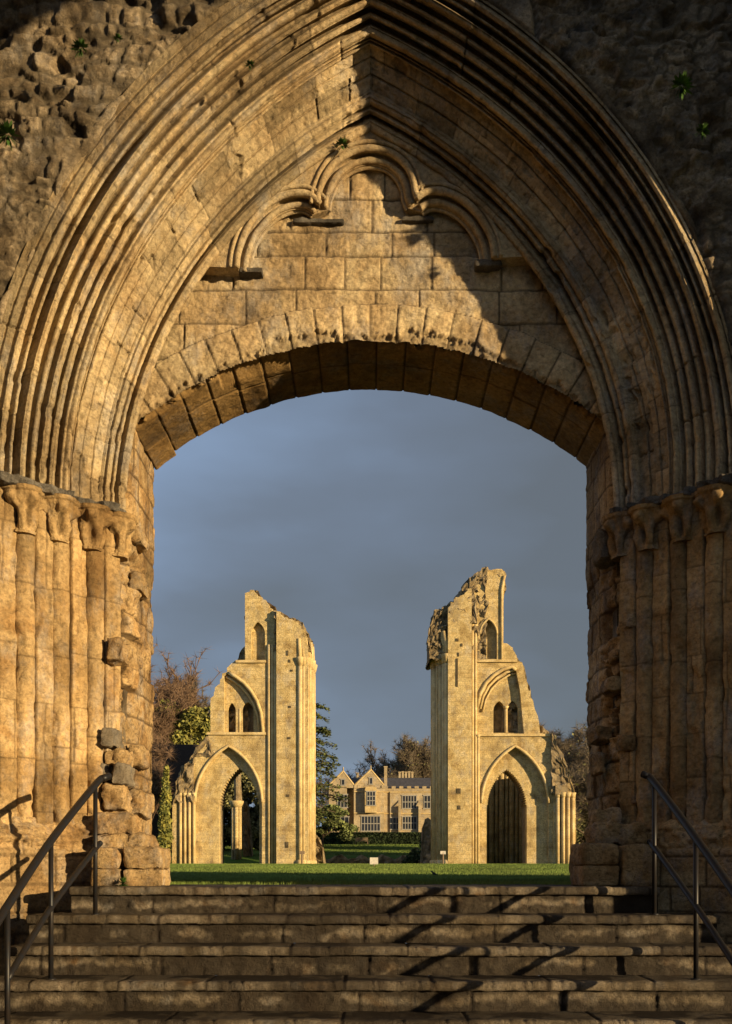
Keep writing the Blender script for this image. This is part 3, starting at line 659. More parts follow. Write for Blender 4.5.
    bx(1.74, 2.02, 7.62, 8.75, -0.105, 0.17, seed=9, rnd=0.04)
    # protruding stones in the broken jamb
    if side < 0:
        sp = [(106, 127, 637, 660, 7.62, M_core, 0.1), (101, 119, 727, 746, 7.60, M_grey, 0.0), (111, 131, 763, 784, 7.60, M_grey, -0.1), (99, 112, 763, 782, 7.66, M_grey, -0.25),
              (105, 128, 750, 764, 7.66, M_core, 0.1), (102, 127, 785, 810, 7.62, M_core, 0.25), (127, 150, 789, 815, 7.9, M_core, 0.0), 
              (133, 153, 640, 668, 8.35, M_core, 0.05), (130, 150, 572, 590, 8.1, M_core, 0.05), (128, 150, 745, 765, 8.0, M_core, -0.1), (126, 152, 525, 541, 7.98, M_core, 0.15)]
    else:
        sp = [(592, 620, 808, 830, 7.72, M_core, 0.2), (628, 641, 784, 804, 7.68, M_core, 0.1), (594, 606, 752, 773, 7.95, M_core, 0.0), (618, 638, 736, 750, 7.68, M_core, 0.1),
              (592, 612, 726, 740, 8.0, M_core, 0.0), (604, 626, 677, 689, 7.82, M_core, 0.15), (622, 637, 611, 626, 7.7, M_core, 0.2), (596, 619, 530, 558, 7.9, M_grey, -0.1)]
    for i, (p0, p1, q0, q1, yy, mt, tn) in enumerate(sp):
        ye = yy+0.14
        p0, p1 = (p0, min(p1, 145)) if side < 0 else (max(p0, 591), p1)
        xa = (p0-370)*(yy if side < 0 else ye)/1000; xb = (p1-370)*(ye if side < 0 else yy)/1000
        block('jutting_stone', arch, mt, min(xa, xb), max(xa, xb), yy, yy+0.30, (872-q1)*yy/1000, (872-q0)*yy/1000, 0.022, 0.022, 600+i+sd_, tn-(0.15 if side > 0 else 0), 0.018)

# ---- cusped tracery hanging under the apex
TY = 7.86
pp = [(238, 268), (240, 252), (247, 232), (258, 216), (272, 203), (288, 196), (304, 195), (315, 200), (319, 204), (320, 194), (325, 180), (333, 167), (344, 158), (357, 152), (370, 150), (384, 152), (396, 158), (406, 168), (412, 181), (414, 192), (417, 199), (428, 193), (443, 193), (458, 199), (471, 209), (482, 223), (490, 240), (493, 258)]
def smooth_path(pts, cusps, n=7):
    segs = []; st = 0
    for c in list(cusps)+[len(pts)-1]:
        P = np.array(pts[st:c+1], float); u = np.arange(len(P)); uu = np.linspace(0, len(P)-1, (len(P)-1)*n+1)
        # catmull-rom
        Q = []
        for v in uu:
            i = min(int(v), len(P)-2); f = v-i
            p0 = P[max(i-1, 0)]; p1 = P[i]; p2 = P[i+1]; p3 = P[min(i+2, len(P)-1)]
            Q.append(0.5*((2*p1)+(-p0+p2)*f+(2*p0-5*p1+4*p2-p3)*f*f+(-p0+3*p1-3*p2+p3)*f**3))
        segs.append(np.array(Q)); st = c
    return segs
segs = smooth_path(pp, (8, 20))
def pw(p, y): return ((p[0]-370)*y/1000, (872-p[1])*y/1000)
allp = np.concatenate([segs[0]]+[s_[1:] for s_ in segs[1:]])
lobes = [np.array([pw(p, TY) for p in s_]) for s_ in segs]
for offs, dy, rd, nm in ((0.010, -0.002, 0.026, 'tracery_roll'), (-0.048, 0.050, 0.024, 'tracery_roll'), (0.062, -0.004, 0.017, 'tracery_roll'), (-0.082, 0.085, 0.014, 'tracery_roll')):
    mb = MB()
    for lb in lobes:
        tg = np.gradient(lb, axis=0); tg /= np.linalg.norm(tg, axis=1)[:, None]
        nn = np.stack([-tg[:, 1], tg[:, 0]], 1)     # outward (up/left when running left to right)
        P = lb+nn*offs
        r_ = rd*(1+0.16*fbm(P[:, 0]*9, P[:, 1]*9, P[:, 0]*0, 2, 6))
        pts = np.stack([P[:, 0], np.full(len(P), TY+dy), P[:, 1]], 1)
        mb.tube(pts, r_, 12)
    mb.build(nm, M_arch, arch, smooth=True)
# solid web of the tracery, between the cusped edge and the arch
pl = [tuple(p) for lb in lobes for p in lb]
foot_l = pl[0]; foot_r = pl[-1]
lu = [arch_pt(np.float64(3.38), q, -1) for q in np.linspace(0, 1, 80)]; ru = [arch_pt(np.float64(3.38), q, 1) for q in np.linspace(1, 0, 80)][1:]
up_ = [(float(a), float(b)) for a, b in lu if b > foot_l[1]]+[(float(a), float(b)) for a, b in ru if b > foot_r[1]]
V, F = fill_extrude(pl+[p for p in reversed(up_)], [], TY+0.0, 8.03)
mesh('tracery_web', V, F, M_arch, arch, smooth=False)
inner_path = []
for lb in lobes:
    tg = np.gradient(lb, axis=0); tg /= np.linalg.norm(tg, axis=1)[:, None]; nn = np.stack([-tg[:, 1], tg[:, 0]], 1)
    inner_path += [tuple(p) for p in lb-nn*0.075]
V, F = fill_extrude(inner_path+pl[::-1], [], TY+0.06, 8.02)
mesh('tracery_inner_order', V, F, M_arch, arch, smooth=False)
# dark ledge slots on the tympanum and the foot stones of the tracery
for p0, p1, q0, q1, y0 in ((292, 344, 215, 220, 7.915), (402, 434, 213, 218, 7.915), (238, 262, 264, 270, 7.86), (476, 502, 257, 263, 7.86)):
    xa, za = pw((p0, q1), y0); xb, zb = pw((p1, q0), y0)
    block('ledge_stone', arch, M_string, xa, xb, y0+0.03, 8.0, za, zb, 0.012, 0.008, p0, -0.3, 0.015)

# ================================================================== STEPS
stairs = thing('stone_staircase', 'broad flight of worn, damp stone steps leading up through the archway', 'steps', (0, 6.9, -1.02))
YK = [6.90-0.324*k for k in range(5)]; ZK = [-0.103-0.182*k for k in range(5)]; HW = [(-2.075, 2.0), (-2.26, 2.30), (-2.27, 2.45), (-2.6, 2.7), (-2.95, 2.95)]
for k in range(5):
    x0, x1 = HW[k]; yk, zk = YK[k], ZK[k]; nxx = int((x1-x0)/0.0105)
    # profile from riser foot up and over the nosing to the back of the tread
    pr = [(yk+0.045, zk-0.185)]
    pr += [(yk+0.045, zk-0.185+0.127*i/22) for i in range(1, 23)]
    pr += [(yk+0.022, zk-0.056), (yk+0.004, zk-0.056), (yk-0.004, zk-0.050), (yk-0.007, zk-0.040), (yk-0.008, zk-0.030), (yk-0.007, zk-0.02), (yk-0.004, zk-0.010), (yk+0.004, zk-0.003), (yk+0.014, zk)]
    depth = 0.38 if k else 1.25
    pr += [(yk+0.014+(depth-0.014)*(i/24), zk) for i in range(1, 25)]
    pr = np.array(pr); npf = len(pr)
    U, J = np.meshgrid(np.linspace(x0, x1, nxx), np.arange(npf), indexing='ij')
    PY = pr[J, 0]; PZ = pr[J, 1]
    Lp = np.concatenate([[0], np.cumsum(np.hypot(*np.diff(pr, axis=0).T))])[J]
    isr = (J < 23).astype(float); isn = 1-isr
    rs = np.random.RandomState(70+k)
    eb = x0-0.3+np.cumsum(0.45+0.45*rs.rand(20)); et = x0-0.5+np.cumsum(0.5+0.6*rs.rand(20))
    def jdist(e, u): 
        b = np.searchsorted(e, u); ee = np.concatenate([[-99], e, [99]]); return b, np.minimum(u-ee[b], ee[b+1]-u)
    b1, d1 = jdist(eb, U+0.004*vnoise(U*20, PZ*30, U*0, 2)); b2, d2 = jdist(et, U+0.006*vnoise(U*20, PY*20, U*0, 3))
    jd = np.where(isr > 0, d1, d2); bid = np.where(isr > 0, rs.rand(30)[b1], rs.rand(30)[b2])
    h = (0.009*isr+0.004*isn)*(bid-0.5)+(0.007*isr+0.0035*isn)*fbm(U*14, Lp*14, U*0+k, 4, 80, 0.65)-0.010*(1-sstep(0, 0.014, jd))
    worn = isn*(J < 33)*(0.005*fbm(U*2, U*0, U*0+k, 4, 81)-0.009*sstep(0.45, 0.6, fbm(U*17, U*0, U*0+k*3, 3, 83, 0.7)))
    Yv = PY-h*isr-worn*0.7; Zv = PZ+(h*0.6)*isn+worn*0.5*isn-0.0*U
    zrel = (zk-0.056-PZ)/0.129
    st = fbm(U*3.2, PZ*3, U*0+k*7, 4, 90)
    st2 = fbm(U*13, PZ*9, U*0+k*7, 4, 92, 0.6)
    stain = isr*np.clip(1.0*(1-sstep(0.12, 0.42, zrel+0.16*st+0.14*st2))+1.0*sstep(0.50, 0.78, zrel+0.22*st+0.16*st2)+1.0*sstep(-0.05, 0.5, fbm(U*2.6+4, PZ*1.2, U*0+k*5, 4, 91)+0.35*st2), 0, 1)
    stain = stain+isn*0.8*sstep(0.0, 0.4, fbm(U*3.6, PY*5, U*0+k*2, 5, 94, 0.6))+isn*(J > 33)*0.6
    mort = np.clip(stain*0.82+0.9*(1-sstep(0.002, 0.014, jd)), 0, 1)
    tone = (bid-0.5)*0.7+0.35*st+0.15*isn*(J < 31)+0.25*isr+0.1
    V = np.stack([U, Yv, Zv], -1).reshape(-1, 3); F = [tuple(f) for f in gridF(nxx, npf)]
    # end caps
    nV = len(V); lo = pr[-1][0]
    V = np.concatenate([V, [[x0, lo, zk-0.185], [x1, lo, zk-0.185]]])
    F += [tuple(range(0, npf))+(nV,), tuple(range((nxx-1)*npf+npf-1, (nxx-1)*npf-1, -1))+(nV+1,)]
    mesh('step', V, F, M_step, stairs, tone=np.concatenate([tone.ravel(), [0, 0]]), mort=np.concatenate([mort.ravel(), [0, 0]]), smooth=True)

# ================================================================== HANDRAILS
def curve_pts(P, n=8):
    P = np.array(P, float); Q = []
    for i in range(len(P)-1):
        p0 = P[max(i-1, 0)]; p1 = P[i]; p2 = P[i+1]; p3 = P[min(i+2, len(P)-1)]
        for f in np.arange(n)/n:
            Q.append(0.5*((2*p1)+(-p0+p2)*f+(2*p0-5*p1+4*p2-p3)*f*f+(-p0+3*p1-3*p2+p3)*f**3))
    Q.append(P[-1]); return np.array(Q)
def handrail(side, label):
    if side < 0:
        posts = [(-1.840, 6.70, -0.29, 0.583), (-1.930, 6.05, -0.655, 0.185), (-1.965, 5.42, -1.01, -0.19)]
        rail = [(-1.782, 6.83, 0.655), (-1.800, 6.78, 0.638), (-1.84, 6.70, 0.585), (-1.93, 6.05, 0.19), (-1.965, 5.42, -0.185), (-1.99, 4.8, -0.56)]
        low = [(-1.825, 6.76, 0.19), (-1.84, 6.70, 0.155), (-1.93, 6.05, -0.215), (-1.965, 5.42, -0.58)]
    else:
        posts = [(1.905, 6.70, -0.29, 0.583), (1.972, 6.05, -0.655, 0.20), (2.02, 5.42, -1.01, -0.19)]
        rail = [(1.853, 6.80, 0.665), (1.868, 6.78, 0.655), (1.905, 6.70, 0.60), (1.972, 6.05, 0.205), (2.02, 5.42, -0.18), (2.06, 4.8, -0.56)]
        low = [(1.89, 6.76, 0.20), (1.905, 6.70, 0.165), (1.972, 6.05, -0.205), (2.02, 5.42, -0.57)]
    th = thing('handrail', label, 'handrail', (posts[0][0], posts[0][1], posts[0][2]), 'iron handrails on the steps')
    m = MB(); m.tube(curve_pts(rail), 0.024, 14); m.build('top_rail', M_iron, th, smooth=True)
    m = MB(); m.tube(curve_pts(low), 0.019, 12); m.build('lower_rail', M_iron, th, smooth=True)
    for x, y, z0, z1 in posts:
        m = MB(); m.tube([(x, y, z0), (x, y, z1)], 0.0155, 12); m.tube([(x, y, z0), (x, y, z0+0.012)], 0.032, 12); m.build('post', M_iron, th, smooth=True)
handrail(-1, 'dark iron handrail beside the sunlit jamb at the left of the steps')
handrail(1, 'dark iron handrail beside the shaded jamb at the right of the steps')

# ================================================================== CHAPEL ROUND THE CAMERA (walls to either side)
def side_wall(name, xa, xb, label, wins, ya=-9, yb=7.28):
    th = thing(name, label, 'wall', ((xa+xb)/2, 0, -1.02))
    tp = jag([(yb, 8.2), (3, 8.5), (0, 8.3), (-5, 8.6), (ya, 8.1)], 0.06, 0.5, 5)
    V, F = fill_extrude([(ya, -1.3), (yb, -1.3)]+tp, wins, xa, xb, 'x')
    mesh('wall', V, F, M_rub, th, smooth=False)
side_wall('chapel_wall', 3.0, 3.9, 'unseen roofless stone side wall right of the steps, its opening shaped to steer sunlight', [[(0.66, -1.25), (0.66, 4.4), (1.4, 5.6), (2.3, 6.5), (3.1, 7.1), (3.9, 7.5), (4.6, 7.55), (5.2, 7.2), (5.6, 6.75), (5.95, 6.15), (6.2, 5.75), (6.5, 5.15), (6.8, 4.5), (6.8, 0.9), (6.1, 0.62), (6.1, -1.25)], pointed(-3.2, 1.5, 0.6, 4.3, 6.6)])  # opening outline invented to aim sun and shadow at the arch
side_wall('chapel_wall', -3.9, -3.0, 'roofless stone side wall with a tall pointed window, left of the steps', [pointed(-1.5, 1.5, 0.6, 4.3, 6.6)])

# ================================================================== GROUND
def gh(y):
    return np.interp(y, [-100, 24, 85, 94, 97.5, 139, 160, 400, 3000], [-0.115, -0.12, 0.68, 0.72, 1.62, 3.85, 4.6, 5.5, 6.0])
V, F = [], []
fl = MB(); fl.box(-3.02, 3.02, -9.2, 7.3, -1.2, -1.013)
o = fl.build('floor', M_pave); tag(o, None, None, kind='structure'); 
ys = np.concatenate([np.linspace(8.05, 26, 60), np.linspace(27, 170, 120), np.linspace(175, 400, 20), np.linspace(450, 3000, 12)])
xs = np.concatenate([np.linspace(-2500, -130, 8), np.linspace(-120, -22, 30), np.linspace(-20, 20, 90), np.linspace(22, 120, 30), np.linspace(130, 2500, 8)])
X, Y = np.meshgrid(xs, ys, indexing='ij')
Zg = gh(Y)+0.02*fbm(X*0.3, Y*0.3, X*0, 3, 4)*(Y > 12)
o = mesh('lawn', np.stack([X, Y, Zg], -1), gridF(len(xs), len(ys)), M_lawn); tag(o, None, None, kind='structure')
m = MB()
for a, b in ((-2500, -3.95), (3.95, 2500)):
    m.add([(a, -600, -1.6), (b, -600, -1.6), (b, 6.5, -1.6), (a, 6.5, -1.6), (b, 8.06, -0.118), (a, 8.06, -0.118)], [(0, 1, 2, 3), (3, 2, 4, 5)])
o = m.build('ground', M_lawn); tag(o, None, None, kind='structure')
m = MB(); m.box(-1.95, 1.95, 8.0, 8.55, -0.4, -0.108)
o = m.build('threshold_paving', M_pave); tag(o, None, None, kind='structure')
# grass blades near the archway
rs = np.random.RandomState(5)
def blades(nb, y0, y1, halfw, hg, wd, pw_):
    by = y0+rs.rand(nb)**pw_*(y1-y0); bx_ = rs.uniform(-1, 1, nb)*halfw(by); bz = gh(by)
    sc_ = by/9.0
    hgt = hg*(0.5+rs.rand(nb)); an = rs.rand(nb)*PI; w_ = wd*(0.6+0.8*rs.rand(nb))*sc_; lean = hg*0.6
    V = np.stack([np.stack([bx_-w_*np.cos(an), by-w_*np.sin(an), bz-0.003], -1), np.stack([bx_+w_*np.cos(an), by+w_*np.sin(an), bz-0.003], -1),
              np.stack([bx_+rs.uniform(-1, 1, nb)*lean, by+rs.uniform(-1, 1, nb)*lean, bz+hgt], -1)], 1).reshape(-1, 3)
    return V, np.repeat(rs.uniform(-0.6, 0.6, nb)+0.5*fbm(bx_*0.5, by*0.25, bx_*0, 3, 3), 3)
Va, Ta = blades(110000, 8.45, 24, lambda y: 0.30*y+0.6, 0.030, 0.0035, 1.5)
Vb, Tb = blades(160000, 24, 88, lambda y: 0.26*y, 0.045, 0.003, 1.2)
Vc, Tc = blades(50000, 97.5, 139, lambda y: 0.16*y+2, 0.07, 0.003, 1.0)
V = np.concatenate([Va, Vb, Vc])
o = mesh('grass', V, np.arange(len(V)).reshape(-1, 3), M_blade, tone=np.concatenate([Ta, Tb, Tc]), smooth=False); tag(o, 'short mown green grass of the lawn beyond the top step', 'grass', kind='stuff')

# ================================================================== RUINED TOWERS
TYD = 85.0
def PX(px, y=TYD): return (px-370)*y/1000
def PZ(py, y=TYD): return (872-py)*y/1000
def P2(pts, y=TYD): return [(PX(a, y), PZ(b, y)) for a, b in pts]
GZ = 0.45
def loft(A, ya, B, yb):
    n = len(A); V = [(x, ya, z) for x, z in A]+[(x, yb, z) for x, z in B]
    return V, [(i, i+1, n+i+1, n+i) for i in range(n-1)]
def shaft_mb(pts_xy, z0, z1, r, n=10, caps=True):
    m = MB()
    for (x, y) in pts_xy:
        m.tube([(x, y, z0), (x, y, z1)], r, n)
        if caps:
            m.tube([(x, y, z1-0.45), (x, y, z1-0.1), (x, y, z1)], [r*1.05, r*1.7, r*1.8], n)
    return m
def arc_pts(pts, y, lo, hi):
    return [(x, y, z) for x, z in pts[lo:hi]]
def rubble_lump(name, parent, outline, y0, y1, seed, mat=M_towr, amp=0.25, res=0.15):
    """broken core masonry: an extruded outline whose faces are roughened"""
    xs_ = [p[0] for p in outline]; zs_ = [p[1] for p in outline]
    # column-wise surface from outline top; build as displaced grid front + top + sides
    xa, xb = min(xs_), max(xs_); nx = max(6, int((xb-xa)/res)); ztop = []
    zb = min(zs_)
    def topz(x):
        best = zb+0.05
        for (a, b), (c, d) in zip(outline, outline[1:]+outline[:1]):
            if (a-x)*(c-x) <= 0 and abs(c-a) > 1e-6:
                best = max(best, b+(d-b)*(x-a)/(c-a))
        return best
    xg = np.linspace(xa, xb, nx); zt = np.array([topz(x) for x in xg])
    nz = max(6, int((max(zs_)-zb)/res)); ny = max(5, int((y1-y0)/res))
    prof = [(y0, q) for q in np.linspace(0, 1, nz)]+[(y0+(y1-y0)*k/ny, 1.0) for k in range(1, ny+1)]+[(y1, q) for q in np.linspace(1, 0, nz)[1:]]
    V = np.array([[(x, y, zb+(z-zb)*q) for (y, q) in prof] for x, z in zip(xg, zt)])
    n = len(prof)
    d = np.stack([fbm(V[..., 0]*1.9+k*9, V[..., 1]*1.9, V[..., 2]*1.9, 5, seed+k, 0.65) for k in range(3)], -1)
    V = V+amp*d*np.array([0.7, 1, 0.8])
    f1, f2, ci, cj = cells((V[..., 0]+V[..., 1])*2.2, V[..., 2]*3.0, seed)
    V[..., 1] -= 0.14*(ci-0.5)
    Vf = V.reshape(-1, 3); F = [tuple(f) for f in gridF(len(xg), n)]+[tuple(range(n)), tuple(range((len(xg)-1)*n+n-1, (len(xg)-1)*n-1, -1))]
    return mesh(name, Vf, F, mat, parent, tone=((ci-0.5)*0.8).ravel(), smooth=False)

def tower_left():
    th = thing('ruined_tower', 'left tall ruined crossing pier, broken top sloping down to the right, cedar beside it', 'ruined tower', (PX(250), 86, GZ), 'pair of ruined crossing piers')
    out = P2([(172, 868), (172.5, 800), (178.7, 794)]) + jag(P2([(178.7, 776), (195, 755), (208, 736), (210.5, 733)]), 0.12, 0.5, 11) \
        + jag(P2([(210.5, 702), (222, 678), (231, 664), (236, 660)]), 0.12, 0.5, 12) + P2([(245, 660), (245, 597)]) + jag(P2([(245, 594), (254, 590), (266, 600), (276, 612), (280, 615)]), 0.10, 0.4, 13) + P2([(280, 868)])
    A = pointed(PX(228.5), PX(262)-PX(228.5), -0.5, PZ(802), PZ(746), 16)
    win = pointed(PX(258), 0.60, PZ(661), PZ(634), PZ(622), 8)
    # half arch over the triforium
    def half(cx, hw, zb, zs, za, sgn, xcut):
        full = pointed(cx, hw, zb, zs, za, 18)
        return full
    tri = [(PX(224), PZ(733)), (PX(224), PZ(676)), (PX(229), PZ(673))]
    for a, b in ((236, 677), (244, 683), (251, 691), (257, 701), (261, 713), (263, 733)): tri.append((PX(a), PZ(b)))
    V, F = fill_extrude(out, [A, win, tri], 85.0, 85.5); wall = mesh('wall', V, F, M_tow, th, smooth=False)
    A2 = pointed(PX(238.5), 1.72, -0.5, PZ(806), PZ(767), 31, 0.13)
    l1 = pointed(PX(231), 0.34, PZ(732), PZ(710), PZ(702), 7); l2 = pointed(PX(247.2), 0.48, PZ(732), PZ(710), PZ(701), 7)
    V, F = fill_extrude(out, [A2, l1, l2], 85.5, 86.4); mesh('wall', V, F, M_tow, th, smooth=False)
    V, F = fill_extrude(out, [A2], 86.4, 88.2); mesh('wall', V, F, M_towr, th, smooth=False)
    # hood mouldings
    m = MB(); m.tube(arc_pts(A, 84.95, 1, len(A)-1), 0.13, 8); m.build('hood_mould', M_towm, th, smooth=True)
    m = MB(); m.tube([(x, 84.97, z) for x, z in tri[2:]], 0.15, 8); m.tube([(x-0.28, 85.25, z-0.25) for x, z in tri[2:]], 0.11, 8); m.build('triforium_arch', M_towm, th, smooth=True)
    m = MB(); m.box(PX(207), PX(266), 84.8, 85.02, PZ(735), PZ(732.5)); m.build('sill_course', M_towm, th)
    m = MB(); m.box(PX(236), PX(266), 84.8, 85.02, PZ(663), PZ(660.5)); m.build('sill_course', M_towm, th)
    m = MB(); m.tube([(PX(239), 85.6, PZ(732)), (PX(239), 85.6, PZ(708))], 0.16, 10); m.build('colonnette', M_towm, th, smooth=True)
    # clustered crossing pier projecting forward
    p_out = [(PX(277), GZ-0.3), (PX(277), PZ(614))]+jag([(PX(277), PZ(612)), (PX(288), PZ(619)), (PX(299), PZ(623)), (PX(306), PZ(631)), (PX(308.5), PZ(648))], 0.10, 0.35, 14)+[(PX(309), GZ-0.3)]
    V, F = fill_extrude(p_out, [], 84.45, 88.6); mesh('pier', V, F, M_tow, th, smooth=False)
    sx = [(PX(300.5), 84.45, 0.20), (PX(304), 84.55, 0.17), (PX(307), 84.7, 0.20), (PX(309.5), 85.2, 0.17), (PX(311), 85.9, 0.22), (PX(311.5), 86.8, 0.17), (PX(311.5), 87.6, 0.22)]
    for x, y, r in sx:
        m = MB(); m.tube([(x, y, GZ), (x, y, PZ(663 if x < PX(310) else 668))], r, 10)
        z1 = PZ(664); m.tube([(x, y, z1-0.3), (x, y, z1+0.3), (x, y, z1+0.45)], [r, r*1.7, r*1.75], 10); m.tube([(x, y, z1+0.4), (x-0.1, y+0.05, PZ(640))], r*0.85, 10)
        m.tube([(x, y, GZ), (x, y, GZ+0.5), (x, y, GZ+0.6)], [r*1.6, r*1.5, r], 10)
        m.build('pier_shaft', M_towm, th, smooth=True)
    for x in (PX(269), PX(272.5), PX(275.5)):
        m = MB(); m.tube([(x, 84.95, GZ), (x, 84.95, PZ(645))], 0.14, 8); m.build('wall_shaft', M_towm, th, smooth=True)
    for x in (PX(180.5), PX(185), PX(189.5), PX(194)):
        m = MB(); m.tube([(x, 84.93, GZ), (x, 84.93, PZ(796))], 0.13, 8); m.tube([(x, 84.93, PZ(797)), (x, 84.93, PZ(793))], [0.14, 0.24], 8); m.build('wall_shaft', M_towm, th, smooth=True)
    rubble_lump('rubble_core', th, P2([(179, 796), (179, 777), (195, 755.5), (208, 737), (212, 734), (212, 744), (200, 760), (192, 775), (190, 796)])[:0] or P2([(246, 620), (246, 594), (254, 589.5), (266, 599.5), (277, 611), (288, 617.5), (301, 623), (309, 634), (309, 640), (246, 640)])[:9]+[(PX(309), PZ(638)), (PX(246), PZ(611))][:0], 85.9, 88.3, 17, amp=0.3)
    rubble_lump('rubble_core', th, P2([(276, 640), (276, 611), (288, 617), (301, 622.5), (309, 634), (311, 652)]), 84.75, 88.4, 19, amp=0.22)
    rubble_lump('rubble_core', th, P2([(173, 802), (173, 799), (180, 773), (194, 754), (194, 802)]), 84.85, 88.0, 21, amp=0.25)
    rubble_lump('rubble_core', th, P2([(193, 757), (194, 752), (210, 733), (210.5, 745)]), 84.95, 88.0, 22, amp=0.2)
    rubble_lump('rubble_core', th, P2([(210.5, 733), (210.5, 699), (222, 675), (232, 662), (240, 648), (246, 640), (246, 660)]), 86.2, 88.4, 23, amp=0.25)
    # putlog holes and lost stones: dark blocks, their shade put into the colour
    for (a, b, w_, h_) in ((287, 652, 2, 5), (289, 661, 2, 3), (291, 671, 2.4, 2), (288, 738, 3, 2), (287, 795, 3, 2.5), (286, 842, 3, 6), (289, 707, 2.5, 2), (301, 853, 3, 3)):
        m = MB(); m.box(PX(a), PX(a+w_), 84.40, 84.55, PZ(b+h_), PZ(b), -0.8); m.build('dark_hole_block', M_towr, th)
tower_left()

def tower_right():
    th = thing('ruined_tower', 'right tall ruined crossing pier, its broken top sloping down to the left', 'ruined tower', (PX(490), 86, GZ), 'pair of ruined crossing piers')
    out = P2([(472, 868), (472, 600), (474, 580)])+jag(P2([(480, 572), (487, 569.5), (502, 569)]), 0.08, 0.4, 31)+P2([(505.5, 575), (503.6, 600), (503.4, 643)])+jag(P2([(507, 643.5), (513, 648), (522, 662), (528, 684), (533, 700), (539, 722), (540, 733), (550, 735), (555, 744)]), 0.12, 0.5, 32)+P2([(555, 868)])
    A = pointed(PX(515), PX(548.5)-PX(515), -0.5, PZ(803), PZ(746), 16)
    win = pointed(PX(488.5), 0.72, PZ(659), PZ(634), PZ(619), 8)
    tri = [(PX(477.5), PZ(734)), (PX(477), PZ(706)), (PX(480), PZ(694)), (PX(486), PZ(683)), (PX(494), PZ(675)), (PX(503), PZ(669.5)), (PX(512), PZ(667)), (PX(516), PZ(670)), (PX(520), PZ(690)), (PX(524), PZ(734))]
    V, F = fill_extrude(out, [A, win, tri], 85.0, 85.5); mesh('wall', V, F, M_tow, th, smooth=False)
    A2 = pointed(PX(507.5), 1.72, -0.5, PZ(806), PZ(768), 37, 0.14)
    l1 = pointed(PX(500), 0.50, PZ(732), PZ(710), PZ(700), 7); l2 = pointed(PX(513.3), 0.50, PZ(732), PZ(710), PZ(700), 7)
    V, F = fill_extrude(out, [A2, l1, l2], 85.5, 86.4); mesh('wall', V, F, M_tow, th, smooth=False)
    V, F = fill_extrude(out, [A2], 86.4, 88.2); mesh('wall', V, F, M_towr, th, smooth=False)
    m = MB(); m.tube(arc_pts(A, 84.95, 1, len(A)-1), 0.13, 8); m.build('hood_mould', M_towm, th, smooth=True)
    m = MB(); m.tube([(x, 84.97, z) for x, z in tri[1:8]], 0.16, 8); m.tube([(x+0.28, 85.2, z-0.2) for x, z in tri[1:8]], 0.12, 8); m.tube([(x+0.52, 85.4, z-0.42) for x, z in tri[1:7]], 0.09, 8); m.build('triforium_arch', M_towm, th, smooth=True)
    m = MB(); m.box(PX(477), PX(550), 84.8, 85.02, PZ(736.5), PZ(734)); m.build('sill_course', M_towm, th)
    m = MB(); m.box(PX(475), PX(517), 84.8, 85.02, PZ(662.5), PZ(660)); m.build('sill_course', M_towm, th)
    m = MB(); m.tube([(PX(506.8), 85.6, PZ(732)), (PX(506.8), 85.6, PZ(708))], 0.15, 10); m.tube([(PX(506.8), 85.6, PZ(708)), (PX(506.8), 85.6, PZ(705))], [0.16, 0.28], 10); m.build('colonnette', M_towm, th, smooth=True)
    m = MB(); m.tube([(x, 84.95, z) for x, z in win[1:-1]], 0.09, 8); m.build('window_mould', M_towm, th, smooth=True)
    m = MB(); m.tube([(PX(501.5), 84.95, PZ(660)), (PX(501.5), 84.95, PZ(590)), (PX(504.5), 84.95, PZ(576))], 0.12, 8); m.build('wall_shaft', M_towm, th, smooth=True)
    # pier
    p_out = [(PX(447.5), GZ-0.3), (PX(447.5), PZ(625))]+jag([(PX(447.5), PZ(612)), (PX(455), PZ(600)), (PX(464), PZ(596)), (PX(471), PZ(590))], 0.10, 0.35, 34)+[(PX(471), GZ-0.3)]
    V, F = fill_extrude(p_out, [], 84.45, 88.6); mesh('pier', V, F, M_tow, th, smooth=False)
    sx = [(PX(446.3), 84.75, 0.20), (PX(444), 85.0, 0.2), (PX(441.5), 85.6, 0.24), (PX(439), 86.2, 0.2), (PX(436.5), 86.9, 0.26), (PX(434.8), 87.6, 0.2)]
    V, F = fill_extrude([(PX(438), GZ-0.3), (PX(438), PZ(622)), (PX(449), PZ(612)), (PX(449), GZ-0.3)], [], 85.7, 88.5); mesh('pier', V, F, M_tow, th, smooth=False)
    for x, y, r in sx:
        m = MB(); m.tube([(x, y, GZ), (x, y, PZ(664))], r, 10); z1 = PZ(660)
        m.tube([(x, y, z1-0.3), (x, y, z1+0.3), (x, y, z1+0.45)], [r, r*1.6, r*1.65], 10); m.tube([(x, y, z1+0.4), (x, y, PZ(645)), (x-0.25, y, PZ(632))], r*0.9, 10)
        m.tube([(x, y, GZ), (x, y, GZ+0.5), (x, y, GZ+0.6)], [r*1.6, r*1.5, r], 10)
        m.build('pier_shaft', M_towm, th, smooth=True)
    for x, zt in ((PX(472.5), 625), (PX(475.5), 625), (PX(478), 735)):
        m = MB(); m.tube([(x, 84.9, GZ), (x, 84.9, PZ(zt))], 0.13, 8)
        m.tube([(x, 84.9, PZ(zt+3)), (x, 84.9, PZ(zt))], [0.14, 0.24], 8); m.build('wall_shaft', M_towm, th, smooth=True)
    rubble_lump('rubble_core', th, P2([(430, 660), (429, 634), (434, 614), (450, 605), (458, 595), (466, 584), (474, 576), (486, 567), (486, 600), (470, 640)])[:8]+P2([(486, 600)]), 84.9, 88.6, 41, amp=0.28)
    rubble_lump('rubble_core', th, P2([(446.5, 626), (446.5, 613), (455, 601), (466, 596), (475, 590), (476, 626)]), 84.55, 86.2, 43, amp=0.16)
